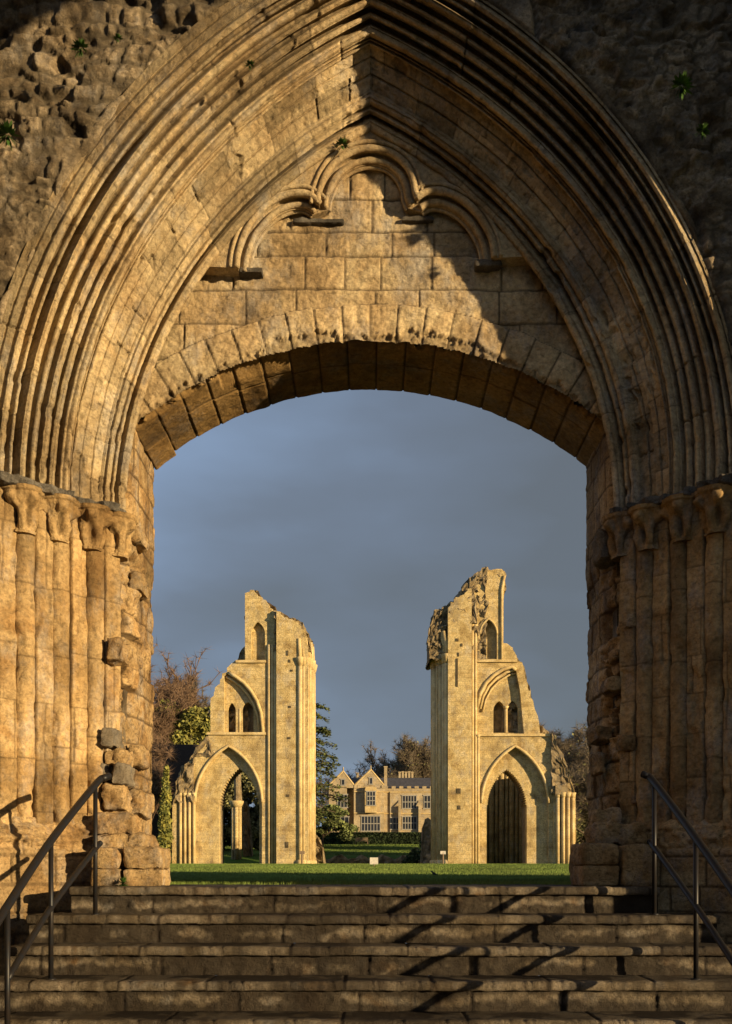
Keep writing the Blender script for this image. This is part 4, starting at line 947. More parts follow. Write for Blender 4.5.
    rubble_lump('rubble_core', th, P2([(480, 590), (480, 572), (487, 568), (502, 568), (506, 573), (506, 578)]), 85.25, 88.4, 44, amp=0.18)
    rubble_lump('rubble_core', th, P2([(504, 735), (507, 643), (513, 646), (523, 661), (529, 682), (534, 699), (540, 722), (552, 733), (558, 748), (558, 760)]), 85.9, 88.5, 45, amp=0.28)
    # broken outer wall end with its own shafts
    o2 = P2([(553, 868), (553, 738)])+jag(P2([(555, 742), (561, 754), (566, 770), (571, 782), (575, 796)]), 0.12, 0.45, 46)+P2([(575.5, 840), (571, 868)])
    V, F = fill_extrude(o2, [], 84.75, 88.3); mesh('wall_end', V, F, M_tow, th, smooth=False)
    rubble_lump('rubble_core', th, P2([(551, 790), (551, 735), (556, 744), (561, 754), (566, 770), (571, 783), (574, 795)]), 84.62, 88.0, 47, amp=0.2)
    for x, y in ((PX(557), 84.6), (PX(562), 84.5), (PX(567), 84.55), (PX(572), 84.7)):
        m = MB(); m.tube([(x, y, GZ), (x, y, PZ(796))], 0.16, 8); m.tube([(x, y, PZ(798)), (x, y, PZ(793))], [0.17, 0.3], 8); m.build('wall_shaft', M_towm, th, smooth=True)
    m = MB(); m.box(PX(554), PX(566), 84.3, 84.9, PZ(795), PZ(786)); m.build('impost_block', M_towr, th)
    m = MB(); m.box(PX(571)-0.6, PX(571)+0.2, 88.3, 95, GZ-0.3, PZ(762)); m.build('sun_block_wall', M_tow, th)  # hidden wall added to keep sun off the ribbed wall behind
    # shaded ribbed wall seen through the arch
    m = MB(); m.box(PX(470, 93.5), PX(560, 93.5), 94.0, 94.8, GZ-0.3, PZ(750, 93.5)); m.build('chapel_back_wall', M_tow, th)
    for k in range(11):
        x = PX(482+k*5.0, 93.5); m = MB(); m.tube([(x, 93.8, GZ), (x, 93.8, PZ(752, 93.5))], 0.17 if k % 2 else 0.25, 8); m.build('back_shaft', M_tow, th, smooth=True)
    for (a, b, w_, h_) in ((457, 654, 1.6, 4), (455.5, 660, 1.8, 28), (456, 789, 4, 5), (457, 806, 3, 4), (455, 640, 3, 3), (460, 645, 2, 3)):
        m = MB(); m.box(PX(a), PX(a+w_), 84.40, 84.55, PZ(b+h_), PZ(b), -0.8); m.build('dark_hole_block', M_towr, th)  # dark block painted where a hole would be in shade
tower_right()

# column stumps inside the left arch
th = thing('ruined_column', 'slender ribbed column with a capital standing inside the left ruined arch', 'column', (PX(236.5, 96), 96, 0.9))
m = MB()
for dx in (-0.3, 0, 0.3): m.tube([(PX(236.5, 96)+dx, 96-0.15*(dx == 0), 0.7), (PX(236.5, 96)+dx, 96-0.15*(dx == 0), PZ(805, 96))], 0.21, 10)
m.build('shaft_cluster', M_tow, th, smooth=True)
m = MB(); m.tube([(PX(236.5, 96), 96, PZ(807, 96)), (PX(236.5, 96), 96, PZ(803, 96)), (PX(236.5, 96), 96, PZ(801, 96))], [0.5, 0.68, 0.7], 12); m.build('capital', M_towm, th, smooth=True)
m = MB(); m.tube([(PX(238, 96), 96, PZ(801, 96)), (PX(237.5, 96), 96, PZ(780, 96)), (PX(239, 96), 96, PZ(770, 96))], [0.4, 0.34, 0.2], 9); m.build('broken_springer', M_towr, th)
o = rubble_lump('masonry_stump', None, [(PX(243, 97), 0.5), (PX(243, 97), PZ(802, 97)), (PX(246, 97), PZ(800, 97)), (PX(249, 97), PZ(820, 97)), (PX(252, 97), PZ(855, 97)), (PX(253, 97), 0.5)], 97, 98, 51, amp=0.2, res=0.2)
tag(o, 'leaning ragged stump of masonry just right of the slender column', 'masonry')

# low ruined footings between the towers
o = rubble_lump('masonry_stump', None, [(PX(312, 87.5), 0.5), (PX(312, 87.5), PZ(833, 87.5)), (PX(318, 87.5), PZ(838, 87.5)), (PX(322, 87.5), PZ(852, 87.5)), (PX(323, 87.5), 0.5)], 89, 91, 53, mat=M_towr, amp=0.25, res=0.2)
tag(o, 'dark broken masonry stump at the foot of the left ruined pier', 'masonry')
o = rubble_lump('masonry_stump', None, [(PX(421, 89), 0.5), (PX(423, 89), PZ(830, 89)), (PX(425, 89), PZ(819, 89)), (PX(431, 89), PZ(819, 89)), (PX(434, 89), PZ(835, 89)), (PX(434, 89), 0.5)], 89, 91, 54, mat=M_towr, amp=0.2, res=0.2)
tag(o, 'tall dark masonry stump at the foot of the right ruined pier', 'masonry')
pts = [(PX(300, 94), 0.4)]+[(PX(300+k*6.8, 94), PZ(857+2.2*math.sin(k*1.9)+(1.5 if k % 3 else 0), 94)) for k in range(20)]+[(PX(430, 94), 0.4)]
o = rubble_lump('low_ruined_wall', None, pts, 93.6, 96.5, 55, amp=0.22, res=0.25)
tag(o, 'long low bank of tumbled footings between the two ruined piers', 'low wall')

# unseen wall fragment added off-frame to shade the lawn
th = thing('lawn_shade_wall', 'unseen ruined wall fragment added right of the lawn to cast shade on it', 'wall', (15, 8, -0.12))
tp = jag([(18, 5.2), (12, 6.0), (6, 5.6), (-0.4, 6.0)], 0.15, 0.6, 61)
V, F = fill_extrude([(-0.4, -1.8), (18, -1.8)]+tp, [], 14.4, 15.4, 'x'); mesh('wall', V, F, M_tow, th, smooth=False)

# ================================================================== MANOR HOUSE
HY = 150.0
def hx(px): return PX(px, HY)
def hz(py): return PZ(py, HY)
house = thing('manor_house', 'gabled golden stone manor house with slate roof seen between the ruined piers', 'house', (hx(380), HY+5, 4.4))
gb = 4.0
m = MB(); m.box(hx(383.5), hx(470), HY, HY+9, gb, hz(788.5)); m.box(hx(354), hx(384), HY-1.2, HY+9, gb, hz(788.5)); m.box(hx(329.5), hx(347), HY-2.0, HY+9, gb, hz(788.5)); m.box(hx(347), hx(354.2), HY+0.6, HY+9, gb, hz(788.5))
m.build('wall', M_house, house)
def gable(x0, x1, xa, za, y):
    m = MB(); z0 = hz(789); m.prism([(x0, z0), (x1, z0), (x1, z0+0.5), (xa+0.25, za), (xa-0.25, za), (x0, z0+0.5)], y, y+0.5); m.tube([(xa, y+0.2, za-0.1), (xa, y+0.2, za+0.7)], [0.16, 0.1], 6)
    g = m.build('gable', M_house, house)
    m = MB(); m.prism([(x0+0.3, z0), (x1-0.3, z0), (xa, za-0.25)], y+0.4, y+8); m.build('roof', M_roof, house)
    m = MB()
    for p, q in (((x0-0.05, z0+0.45), (xa, za+0.08)), ((x1+0.05, z0+0.45), (xa, za+0.08))): m.tube([(p[0], y+0.1, p[1]), (q[0], y+0.1, q[1])], 0.16, 6)
    m.build('coping', M_towm, house)
gable(hx(330), hx(353.5), hx(343.5), hz(773), HY-2.0)
gable(hx(355), hx(383.5), hx(370.7), hz(771), HY-1.2)
m = MB(); m.add([(hx(346), HY+0.4, hz(788)), (hx(470), HY+0.4, hz(788)), (hx(470), HY+4.5, hz(775)), (hx(346), HY+4.5, hz(775)), (hx(346), HY+9, hz(788)), (hx(470), HY+9, hz(788))], [(0, 1, 2, 3), (3, 2, 5, 4), (0, 3, 4), (1, 5, 2)]); m.build('roof', M_roof, house)
m = MB(); k = 0
x = hx(384)
while x < hx(470):
    m.box(x, x+0.6, HY-0.12, HY+0.3, hz(788.8), hz(786.2)); x += 1.15
m.box(hx(383.6), hx(470), HY-0.1, HY+0.3, hz(791), hz(788.6))
for xx in (hx(354.2), hx(357), hx(381.5)): m.box(xx, xx+0.5, HY-1.32, HY-0.9, hz(788.7), hz(786))
m.build('parapet', M_house, house)
m = MB(); m.box(hx(383.4), hx(470), HY-0.12, HY+0.1, hz(792.6), hz(791.6)); m.box(hx(383.4), hx(470), HY-0.12, HY+0.1, hz(814), hz(813)); m.box(hx(354), hx(384.2), HY-1.34, HY-1.1, hz(792.6), hz(791.6)); m.box(hx(354), hx(384.2), HY-1.34, HY-1.1, hz(814), hz(813)); m.build('string_course', M_towm, house)
def chimney(px, pw_, p0, p1, y):
    m = MB(); m.box(hx(px), hx(px+pw_), y, y+0.7, hz(p1), hz(p0)); m.box(hx(px)-0.06, hx(px+pw_)+0.06, y-0.06, y+0.76, hz(p0+1.2), hz(p0)); m.build('chimney', M_house, house)
chimney(384.2, 3.0, 766, 790, HY+0.3); chimney(355.7, 2.6, 770, 782, HY+4)
for k in range(5): chimney(399.7+k*3.3, 2.0, 768.2-(k % 2)*0.4, 778, HY+5.2)
def window(x0, x1, p0, p1, y, nx_, rows=2, wood=True):
    m = MB(); fr = 0.10
    X0, X1, A0, A1 = hx(x0), hx(x1), hz(p1), hz(p0)
    m.box(X0-0.15, X1+0.15, y-0.10, y+0.02, A1, A1+0.16); m.box(X0-0.15, X1+0.15, y-0.10, y+0.02, A0-0.14, A0)
    for i in range(nx_+1):
        x = X0+(X1-X0)*i/nx_; m.box(x-0.05, x+0.05, y-0.08, y+0.01, A0, A1)
    for j in range(1, rows): z = A0+(A1-A0)*j/rows; m.box(X0, X1, y-0.07, y+0.01, z-0.06, z+0.06)
    w_ = m.build('window', M_white if wood else M_towm, house)
    m = MB(); m.box(X0, X1, y-0.03, y-0.012, A0, A1); g = m.build('pane', M_glass, house)
    g.parent = w_
window(402.5, 416.5, 796, 808, HY, 5); window(402.5, 416.5, 817, 829, HY, 5)
window(361.5, 380, 817, 831, HY-1.2, 6); window(389.5, 399.5, 818, 829, HY, 3)
window(338, 347.5, 796, 808, HY-2.0, 3); window(337, 349, 818, 830, HY-2.0, 3); window(341.7, 345, 781, 786, HY-2.0, 1, 1); window(369.5, 372.5, 779, 784.5, HY-1.2, 1, 1)
window(424, 440, 796, 808, HY, 5)
m = MB(); m.prism([(hx(365.3), hz(813.5)), (hx(376.5), hz(813.5)), (hx(377), hz(811)), (hx(377), hz(790)), (hx(376), hz(788)), (hx(366), hz(788)), (hx(365), hz(790)), (hx(365), hz(811))], HY-2.1, HY-1.2); m.build('oriel', M_towm, house)
window(367, 375.2, 793, 806, HY-2.1, 3, 3)
m = MB(); m.tube([(hx(389.4), HY-0.1, gb), (hx(389.4), HY-0.1, hz(792))], 0.09, 6); m.build('drainpipe', M_dark, house)
for px in (399.5, 419.5): 
    m = MB(); m.box(hx(px-1.2), hx(px+1.2), HY-0.7, HY+0.01, gb, hz(806)); m.add([(hx(px-1.2), HY-0.7, hz(806)), (hx(px+1.2), HY-0.7, hz(806)), (hx(px+1.2), HY, hz(800)), (hx(px-1.2), HY, hz(800))], [(0, 1, 2, 3)]); m.build('buttress', M_house, house)

# ================================================================== VEGETATION
def leaf_mesh(centres, radii, n, size, seed, flat=1.0, shell=0.5):
    rs = np.random.RandomState(seed); V = []; T = []
    for (c, r, k) in zip(centres, radii, n):
        d = rs.randn(k, 3); d /= np.linalg.norm(d, axis=1)[:, None]; q = (shell+(1-shell)*rs.rand(k))**0.6
        P = np.array(c)+d*np.array(r)*q[:, None]*(0.85+0.3*rs.rand(k))[:, None]
        a = rs.randn(k, 3); a[:, 2] *= flat; a /= np.linalg.norm(a, axis=1)[:, None]; b = np.cross(a, rs.randn(k, 3)); b[:, 2] *= flat; b /= np.linalg.norm(b, axis=1)[:, None]+1e-9
        s = (size*(0.5+rs.rand(k)))[:, None]
        V.append(np.stack([P-a*s*0.5, P+b*s*0.35, P+a*s*0.6, P-b*s*0.3], 1)); T.append(np.repeat(rs.uniform(-0.5, 0.5)*0.8+rs.uniform(-0.5, 0.5, k), 4))
    V = np.concatenate(V).reshape(-1, 3)
    return V, np.arange(len(V)).reshape(-1, 4), np.concatenate(T)
def branch_tree(base, height, spread, seed, levels=6, r0=0.35, kids=3, minr=0.03, upb=0.25, fork0=0.28):
    rs = random.Random(seed); segs = []
    def grow(p, d, L, r, lv):
        n = 3; pts = [p]; q = p.copy(); dd = d.copy()
        for i in range(n):
            dd = dd+np.array([rs.uniform(-1, 1), rs.uniform(-1, 1), rs.uniform(-0.6, 0.9)])*0.13; dd /= np.linalg.norm(dd)
            q = q+dd*L/n; pts.append(q.copy())
        r1 = max(r*0.6, minr*0.6)
        segs.append((pts, np.linspace(r, r1, n+1), lv))
        if lv <= 0: return
        kk = kids+(1 if rs.random() < 0.4 else 0)
        for j in range(kk):
            f = rs.uniform(0.4, 1.0) if j else 1.0
            s = pts[min(int(f*n), n)]
            nd = dd+np.array([rs.uniform(-1, 1)*spread, rs.uniform(-1, 1)*spread, rs.uniform(-0.3, 0.6)*spread+upb*0.3]); nd /= np.linalg.norm(nd)
            grow(s, nd, L*rs.uniform(0.6, 0.85), max(r1*rs.uniform(0.6, 0.9), minr*0.6), lv-1)
    grow(np.array(base, float), np.array([0, 0, 1.0]), height*fork0, r0, levels)
    return segs
def bare_tree(label, x, y, zt, seed, twig, spread=0.9, levels=6, r0=0.4, group='bare winter trees', kids=3, leaves=None, dense=1.0, minr=0.035, width=None):
    z0 = float(gh(y))-0.1; H = zt-z0
    segs = branch_tree((0, 0, 0), 10, spread, seed, levels, r0, kids, minr)
    allp = np.concatenate([np.array(s_[0]) for s_ in segs]); k = H/np.percentile(allp[:, 2], 99.7)
    wk = k if width is None else width/max(1e-3, np.percentile(np.abs(allp[:, 0]), 98))
    kx = np.array([wk, wk, k])
    th = thing('bare_tree', label, 'tree', (x, y, z0), group)
    mt, mc = MB(), []
    Vs = []; Fs = []; n = 0
    for pts, rad, lv in segs:
        P = np.array(pts)*kx+np.array([x, y, z0])
        if lv >= levels-1: mt.tube(P, np.maximum(rad*k*0.8, 0.05), 7)
        else:
            # three-sided tapering twigs
            for i in range(len(P)-1):
                a, b = P[i], P[i+1]; d = b-a; s = np.cross(d, [0.3, 1, 0.2]); s /= np.linalg.norm(s)+1e-9; u = np.cross(d, s); u /= np.linalg.norm(u)+1e-9
                ra, rb = max(rad[i]*k*0.7, minr), max(rad[i+1]*k*0.7, minr*0.7)
                for c_, r_ in ((a, ra), (b, rb)):
                    for j in range(3):
                        t_ = 2*PI*j/3; Vs.append(c_+r_*(math.cos(t_)*s+math.sin(t_)*u))
                for j in range(3): Fs.append((n+j, n+(j+1) % 3, n+3+(j+1) % 3, n+3+j))
                n += 6
    # fine spray twigs at the tips
    rs = np.random.RandomState(seed)
    tips = [np.array(s_[0][-1])*kx+np.array([x, y, z0]) for s_ in segs if s_[2] <= 1]
    for p in tips:
        for q in range(int(11*dense)):
            d = rs.randn(3)*np.array([1, 1, 0.8])+np.array([0, 0, 0.35]); d /= np.linalg.norm(d); L = rs.uniform(0.5, 1.5)
            s = np.cross(d, rs.randn(3)); s /= np.linalg.norm(s); Vs += [p-s*minr*0.6, p+s*minr*0.6, p+d*L]; Fs.append((n, n+1, n+2)); n += 3
    mt.build('trunk', M_bark, th, smooth=True)
    mesh('crown', np.array(Vs), Fs, twig, th, smooth=False)
    if leaves:
        V, F, T = leaf_mesh([tuple(p) for p in tips[::leaves[1]]], [(0.7, 0.7, 0.5)]*len(tips[::leaves[1]]), [leaves[2]]*len(tips[::leaves[1]]), 0.32, seed)
        mesh('leaves', V, F, leaves[0], th, tone=T, smooth=False)
    return th
# left background
bare_tree('tall brown bare tree rising behind the left jamb of the archway', PX(151, 125), 125, PZ(655, 125), 3, M_twigr, 0.95, 6, 0.5, dense=1.4, width=5.6, minr=0.04)
bare_tree('grey bare tree behind the dark-roofed outbuilding, next to the left ruined pier', PX(189, 135), 135, PZ(682, 135), 8, M_twigg, 1.0, 6, 0.4, dense=1.8, width=3.6)
bare_tree('small brown bare tree against the dark outbuilding by the left jamb', PX(150, 100), 100, PZ(742, 100), 12, M_twigr, 1.0, 5, 0.25, dense=2, width=2.4)
def bush(name, label, cat, x, y, z0, clumps, mat, size, seed, trunk=0.2, group=None, per=500):
    th = thing(name, label, cat, (x, y, z0), group)
    cs = [(x+a, y+b, z0+c) for a, b, c, *_ in clumps]; rd = [(d, d*0.9, e) for *_, d, e in clumps]
    V, F, T = leaf_mesh(cs, rd, [per]*len(cs), size, seed); mesh('crown', V, F, mat, th, tone=T, smooth=False)
    m = MB(); m.tube([(x, y, z0-0.2), (x+0.1, y, z0+1.0), (x, y, z0+max(c[2] for c in clumps)*0.85)], [trunk, trunk*0.8, trunk*0.3], 7)
    for cc in cs[:8]: m.tube([(x, y, z0+(cc[2]-z0)*0.45), cc], [trunk*0.4, trunk*0.15], 5)
    m.build('trunk', M_bark, th, smooth=True)
    return th
rs = random.Random(3)
bush('leafy_tree', 'yellow-green leafy tree above the dark roof, behind the left ruined pier', 'tree', PX(186, 122), 122, float(gh(122)), [(rs.uniform(-2.9, 2.9), rs.uniform(-1, 1), rs.uniform(11.0, 17.3-0), rs.uniform(0.9, 1.5), rs.uniform(0.6, 1.1)) for _ in range(26)], M_ygreen, 0.42, 5, per=230)
rs = random.Random(5)
bush('leafy_tree', 'grey-green tree filling the opening of the left ruined arch', 'tree', PX(243, 113), 113, float(gh(113)), [(rs.uniform(-3.4, 3.4), rs.uniform(-1.5, 1.5), rs.uniform(0.8, 10.2), rs.uniform(0.8, 1.4), rs.uniform(0.6, 1.2)) for _ in range(85)], M_olive, 0.34, 6, per=330)
# conical evergreens left
def cone_bush(label, px, p0, p1, y, wpx, seed):
    x = PX(px, y); z0, z1 = PZ(p1, y), PZ(p0, y); W = wpx*y/2000
    cl = []; rs = random.Random(seed); n = 12
    for i in range(n):
        f = i/(n-1); r = W*(0.35+0.75*math.sin(PI*min(1, 0.25+0.72*f))); cl.append((rs.uniform(-0.15, 0.15)*W, rs.uniform(-0.3, 0.3)*W, (z1-z0)*(0.05+0.88*f), r*0.8, (z1-z0)/n*0.9))
    return bush('evergreen_shrub', label, 'shrub', x, y, z0, cl, M_ygreen, 0.28, seed, 0.1, None, 260)
cone_bush('taller yellow-green evergreen between the left jamb and the left ruined pier, against dark shade', 165.5, 766, 866, 84, 14, 4)
cone_bush('short round yellow-green evergreen in front of the taller one by the left ruined pier', 164, 806, 866, 82.5, 13, 9)
# outbuilding, its shade put into the dark roof and wall colour
th = thing('outbuilding', 'dark roofed outbuilding in shade behind the evergreens at the left', 'building', (PX(170, 105), 105, 1.9))
m = MB(); m.box(PX(120, 105), PX(214, 105), 105, 113, 1.2, PZ(790, 105)); m.build('wall', M_dark, th)
m = MB(); a, b = PX(118, 105), PX(216, 105); z0, z1 = PZ(792, 105), PZ(739.5, 105)
m.add([(a, 104.6, z0), (b, 104.6, z0), (b-0.5, 109, z1), (a+0.5, 109, z1), (a, 113.4, z0), (b, 113.4, z0)], [(0, 1, 2, 3), (3, 2, 5, 4), (0, 3, 4), (1, 5, 2)]); m.build('roof', M_dark, th)

# cedar
def cedar():
    x, y = PX(300, 118), 118; z0 = float(gh(y))
    th = thing('cedar_tree', 'dark layered cedar with flat boughs reaching out beside the left ruined pier', 'tree', (x, y, z0))
    zt = PZ(695, y); m = MB(); m.tube([(x, y, z0), (x+0.2, y, z0+6), (x, y, z0+12), (x+0.1, y, zt)], [0.7, 0.55, 0.35, 0.08], 9); m.build('trunk', M_bark, th, smooth=True)
    rs = np.random.RandomState(8); P = []; mb = MB(); T = []
    tiers = [(706, 27), (718, 30), (729, 29), (737, 36), (747, 39), (757, 43), (768, 41), (777, 40), (789, 44), (800, 50), (812, 48), (822, 42)]
    for py, rx in tiers:
        zz = PZ(py+rs.uniform(-2.5, 2.5), y); Rr = rx*y/1000*rs.uniform(0.82, 1.04)
        for k in range(9):
            a = (k+rs.rand()*0.8)*2*PI/9; L = Rr*(0.75+0.3*rs.rand()) if not (abs(a) < 0.5 or a > 5.8) else Rr
            if k == 0: a = 0.05*rs.randn(); L = Rr
            end = np.array([x+L*math.cos(a), y+L*math.sin(a), zz+0.25*rs.randn()-0.2]); st = np.array([x, y, zz+0.4])
            mb.tube([st, (st+end)/2+[0, 0, 0.35], end], [0.12, 0.08, 0.03], 5)
            n = 120
            f = rs.rand(n)**0.6*0.85+0.2; lat = rs.randn(n)*0.45*(0.5+0.6*np.sin(PI*np.clip(f, 0, 1)))
            q = st+(end-st)*f[:, None]; q[:, 0] += -math.sin(a)*lat; q[:, 1] += math.cos(a)*lat; q[:, 2] += 0.35*np.sin(PI*np.clip(f, 0, 1))+rs.randn(n)*0.16-0.3*np.abs(lat)
            P.append(q); T.append(np.full(n, rs.uniform(-0.4, 0.4)))
    P = np.concatenate(P); n = len(P); a = rs.rand(n)*2*PI; s = 0.10+0.15*rs.rand(n)
    dx = np.stack([np.cos(a)*s, np.sin(a)*s, rs.randn(n)*0.05], 1); dy = np.stack([-np.sin(a)*s*0.6, np.cos(a)*s*0.6, rs.randn(n)*0.05], 1)
    V = np.stack([P-dx, P+dy, P+dx, P-dy+[0, 0, 0.05]], 1).reshape(-1, 3)
    mb.build('bough', M_bark, th, smooth=True)
    mesh('foliage', V, np.arange(len(V)).reshape(-1, 4), M_cedar, th, tone=np.repeat(np.concatenate(T), 4), smooth=False)
cedar()
# dark shrubs left of the house, under the cedar
rs = random.Random(6)
bush('evergreen_shrub', 'spreading dark green shrub under the cedar boughs, left of the house', 'shrub', PX(322, 128), 128, float(gh(128)), [(rs.uniform(-3.2, 3.8), rs.uniform(-1, 1), rs.uniform(0.8, 5.0), rs.uniform(0.8, 1.3), rs.uniform(0.4, 0.8)) for _ in range(24)], M_cedar, 0.35, 7, per=220)
# hedge
hb = 139.5; cs = []; x = PX(285, hb)
hed = thing('hedge', 'long clipped dark hedge across the garden in front of the manor house', 'hedge', (PX(372, hb), hb, float(gh(hb))))
ztp = PZ(832.5, hb); zb_ = float(gh(hb))-0.1
V, F = rough_block(PX(190, hb), PX(600, hb), hb, hb+1.6, zb_, ztp-0.1, 0.25, 0.18, 3, 0.35)
mesh('hedge_body', V, F, M_yew, hed)
rs_ = np.random.RandomState(9); n = 26000
P = np.stack([rs_.uniform(PX(190, hb), PX(600, hb), n), hb+rs_.rand(n)*1.7-0.12, zb_+rs_.rand(n)*(ztp-zb_)], 1); top_ = rs_.rand(n) < 0.35; P[top_, 2] = ztp-0.15*rs_.rand(top_.sum()); fr_ = ~top_; P[fr_, 1] = hb-0.12+0.15*rs_.rand(fr_.sum())
a = rs_.randn(n, 3); a /= np.linalg.norm(a, axis=1)[:, None]; b = np.cross(a, rs_.randn(n, 3)); b /= np.linalg.norm(b, axis=1)[:, None]; s = 0.16
V = np.stack([P-a*s, P+b*s*0.6, P+a*s, P-b*s*0.6], 1).reshape(-1, 3)
mesh('hedge_leaves', V, np.arange(len(V)).reshape(-1, 4), M_yew, hed, tone=np.repeat(rs_.uniform(-0.7, 0.5, n), 4), smooth=False)
# trees behind the house and to the right
bare_tree('broad bare tree rising behind the house chimneys', PX(402, 195), 195, PZ(748, 195), 21, M_twigg, 1.0, 6, 0.5, dense=1.6, width=6.5, minr=0.05)
bare_tree('taller bare tree behind the house roof, next to the right ruined pier', PX(426, 185), 185, PZ(741, 185), 23, M_twigg, 1.0, 6, 0.5, dense=1.6, width=6.0, minr=0.05, leaves=(M_olive, 3, 3))
bare_tree('low bare tree behind the left house gable', PX(345, 190), 190, PZ(766, 190), 24, M_twigg, 1.1, 5, 0.3, dense=1.6, width=7, minr=0.05)
bare_tree('bare tree between the right ruined pier and the right jamb, its crown against the sky', PX(572, 120), 120, PZ(727, 120), 25, M_twigg, 1.0, 6, 0.4, dense=1.6, width=4.5, leaves=(M_olive, 4, 2))
bare_tree('low spreading bare tree in front of the crowned one beside the right jamb', PX(588, 105), 105, PZ(775, 105), 27, M_twigg, 1.1, 6, 0.3, dense=1.8, width=4.0, leaves=(M_ygreen, 5, 3))
rs = random.Random(8)
bush('leafy_tree', 'olive green thicket at the foot of the trees beside the right jamb', 'shrub', PX(584, 112), 112, float(gh(112)), [(rs.uniform(-3, 3), rs.uniform(-1, 1), rs.uniform(0.6, 6.5), rs.uniform(0.8, 1.3), rs.uniform(0.6, 1.0)) for _ in range(22)], M_olive, 0.36, 17, per=200)
# dark bush by the right stump
rs = random.Random(11)
bush('ivy_shrub', 'dark sloping shrub in front of the tall masonry stump by the right ruined pier', 'shrub', PX(417, 90), 90, float(gh(90))-0.1, [(1.9*f-0.9+rs.uniform(-.1, .1), rs.uniform(-.4, .4), 0.25+2.1*f*rs.uniform(0.5, 1), 0.45, 0.4) for f in [i/11 for i in range(12)]], M_ivy, 0.2, 18, 0.06, per=200)

# ================================================================== SMALL THINGS
# bench in front of the hedge
by_ = 137.5; bz0 = float(gh(by_))
th = thing('garden_bench', 'pale wooden bench standing before the dark hedge', 'bench', (PX(361.5, by_), by_, bz0))
xa, xb = PX(355.3, by_), PX(368, by_)
m = MB(); m.box(xa, xb, by_, by_+0.45, bz0+0.42, bz0+0.47); m.build('seat', M_wood, th)
m = MB()
for k in range(4): m.box(xa, xb, by_+0.44, by_+0.48, bz0+0.52+k*0.12, bz0+0.61+k*0.12)
m.build('backrest', M_wood, th)
for xx in (xa, xb-0.08):
    for yy, hh in ((by_, 0.62), (by_+0.42, 0.95)):
        m = MB(); m.box(xx, xx+0.08, yy, yy+0.07, bz0-0.05, bz0+hh); m.build('leg', M_wood, th)
    m = MB(); m.box(xx, xx+0.08, by_, by_+0.45, bz0+0.62, bz0+0.67); m.build('armrest', M_wood, th)
def sign(label, px, p0, p1, wpx, y, bh, mat=M_board, tilt=0.0):
    x = PX(px, y); g = float(gh(y)); s = y/1000; zt = PZ(p0, y)
    th = thing('information_board', label, 'sign', (x, y, g), 'information boards on the lawn')
    m = MB(); m.tube([(x, y, g-0.05), (x, y, zt-bh*s*0.5)], 0.03 if y < 70 else 0.07, 8); m.build('post', M_wood, th)
    m = MB(); hw = wpx*s/2
    V = [(x+a*hw, y-0.06+tilt*c-0.0+d, zt-bh*s*(1-c)) for d in (0, 0.03) for a in (-1, 1) for c in (0, 1)]
    m.add(V, [(0, 2, 3, 1), (4, 5, 7, 6), (0, 1, 5, 4), (2, 6, 7, 3), (1, 3, 7, 5), (0, 4, 6, 2)]); m.build('board', mat, th)
sign('small pale information board alone on the lawn midway between the ruined piers', 374, 857.5, 867, 8.2, 54, 6.8)
sign('small signboard at the foot of the left ruined pier', 302, 851, 865, 5.5, 82, 3.2, M_wood)
sign('small T-shaped signboard at the foot of the right ruined pier', 443, 851, 865, 5.5, 82, 3.2, M_board)
# bird
bxp, byp = PX(434.5, 25), 25.0; bg_ = float(gh(25))
m = MB(); c = np.array([bxp, byp, bg_])
m.tube([c+[0.085, 0, 0.030], c+[0.05, 0, 0.042], c+[0.015, 0, 0.058], c+[-0.03, 0, 0.075], c+[-0.05, 0, 0.10], c+[-0.062, 0, 0.118], c+[-0.078, 0, 0.118], c+[-0.10, 0, 0.114]], [0.008, 0.012, 0.03, 0.033, 0.02, 0.021, 0.015, 0.003], 10)
for s_ in (-0.012, 0.012): m.tube([c+[-0.01, s_, 0.0], c+[0.0, s_, 0.04]], 0.004, 5)
o = m.build('blackbird', M_bird, smooth=True, origin=(bxp, byp, bg_)); tag(o, 'small black bird standing on the lawn below the right ruined pier', 'bird')
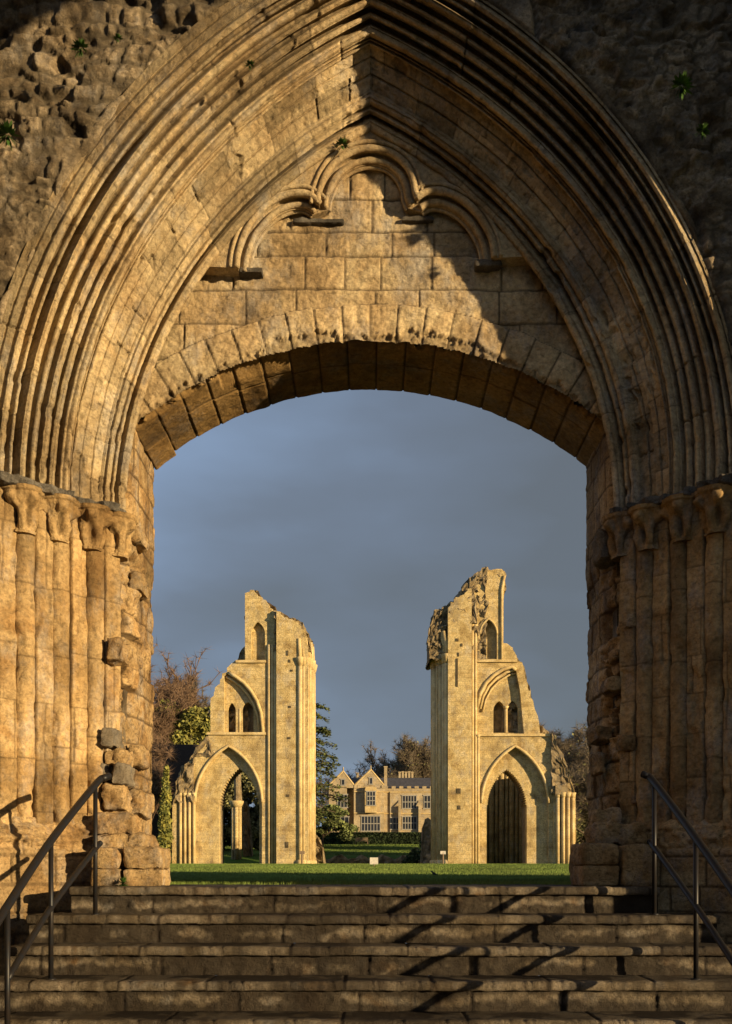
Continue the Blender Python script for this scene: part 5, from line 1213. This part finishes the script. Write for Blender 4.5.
# fallen leaf on the lowest visible tread
lx, ly, lz = (386-370)*5.49/1000, 5.49, -1.010
V = []; 
for i in range(12):
    a = 2*PI*i/12; r = 0.045*(1+0.25*math.cos(3*a)); V.append((lx+r*math.cos(a)*1.2, ly+r*math.sin(a), lz+0.012+0.014*math.sin(2*a)))
V.append((lx, ly, lz+0.006)); F = [(i, (i+1) % 12, 12) for i in range(12)]
o = mesh('fallen_leaf', V, F, M_leafr, origin=(lx, ly, lz)); tag(o, 'single orange fallen leaf lying at the foot of the steps', 'leaf')
# ferns and moss growing from the masonry
def tuft(label, px, py, y, r, seed):
    x, z = PX(px, y), PZ(py, y); rs = np.random.RandomState(seed); n = 90
    d = rs.randn(n, 3); d[:, 1] = -np.abs(d[:, 1]); d /= np.linalg.norm(d, axis=1)[:, None]; P0 = np.array([x, y, z])+d*r*0.15; L = r*(0.5+0.7*rs.rand(n))[:, None]
    P1 = P0+d*L; P1[:, 2] -= 0.25*L[:, 0]; s = np.cross(d, [0, 0, 1.0]); s /= np.linalg.norm(s, axis=1)[:, None]+1e-6; w_ = r*0.13
    mid = (P0+P1)/2; V = np.stack([P0, mid-s*w_, P1, mid+s*w_], 1).reshape(-1, 3)
    o = mesh('fern', V, np.arange(len(V)).reshape(-1, 4), M_fern, tone=np.repeat(rs.uniform(-0.5, 0.5, n), 4), smooth=False, origin=(x, y, z)); tag(o, label, 'fern')
tuft('green fern tuft growing just above the cusped tracery, left of the apex', 342, 145, 7.80, 0.055, 1)
tuft('small fern tuft in the rubble at the upper left corner', 81, 48, 6.86, 0.06, 2)
tuft('tiny fern sprig in the rubble right of the upper left tuft', 118, 39, 6.86, 0.035, 3)
tuft('dark fern tuft in the rubble at the upper right', 681, 86, 6.85, 0.08, 4)
tuft('bright fern tuft in the rubble near the right edge', 702, 131, 6.85, 0.05, 5)
tuft('small fern tuft in the arch mouldings, left of the apex', 250, 65, 7.08, 0.035, 6)
tuft('green weed sprouting between the plinth blocks at the left of the top step', 123, 884, 7.20, 0.06, 7)
tuft('pale moss tuft low in the rubble at the left edge', 8, 135, 6.86, 0.09, 8)
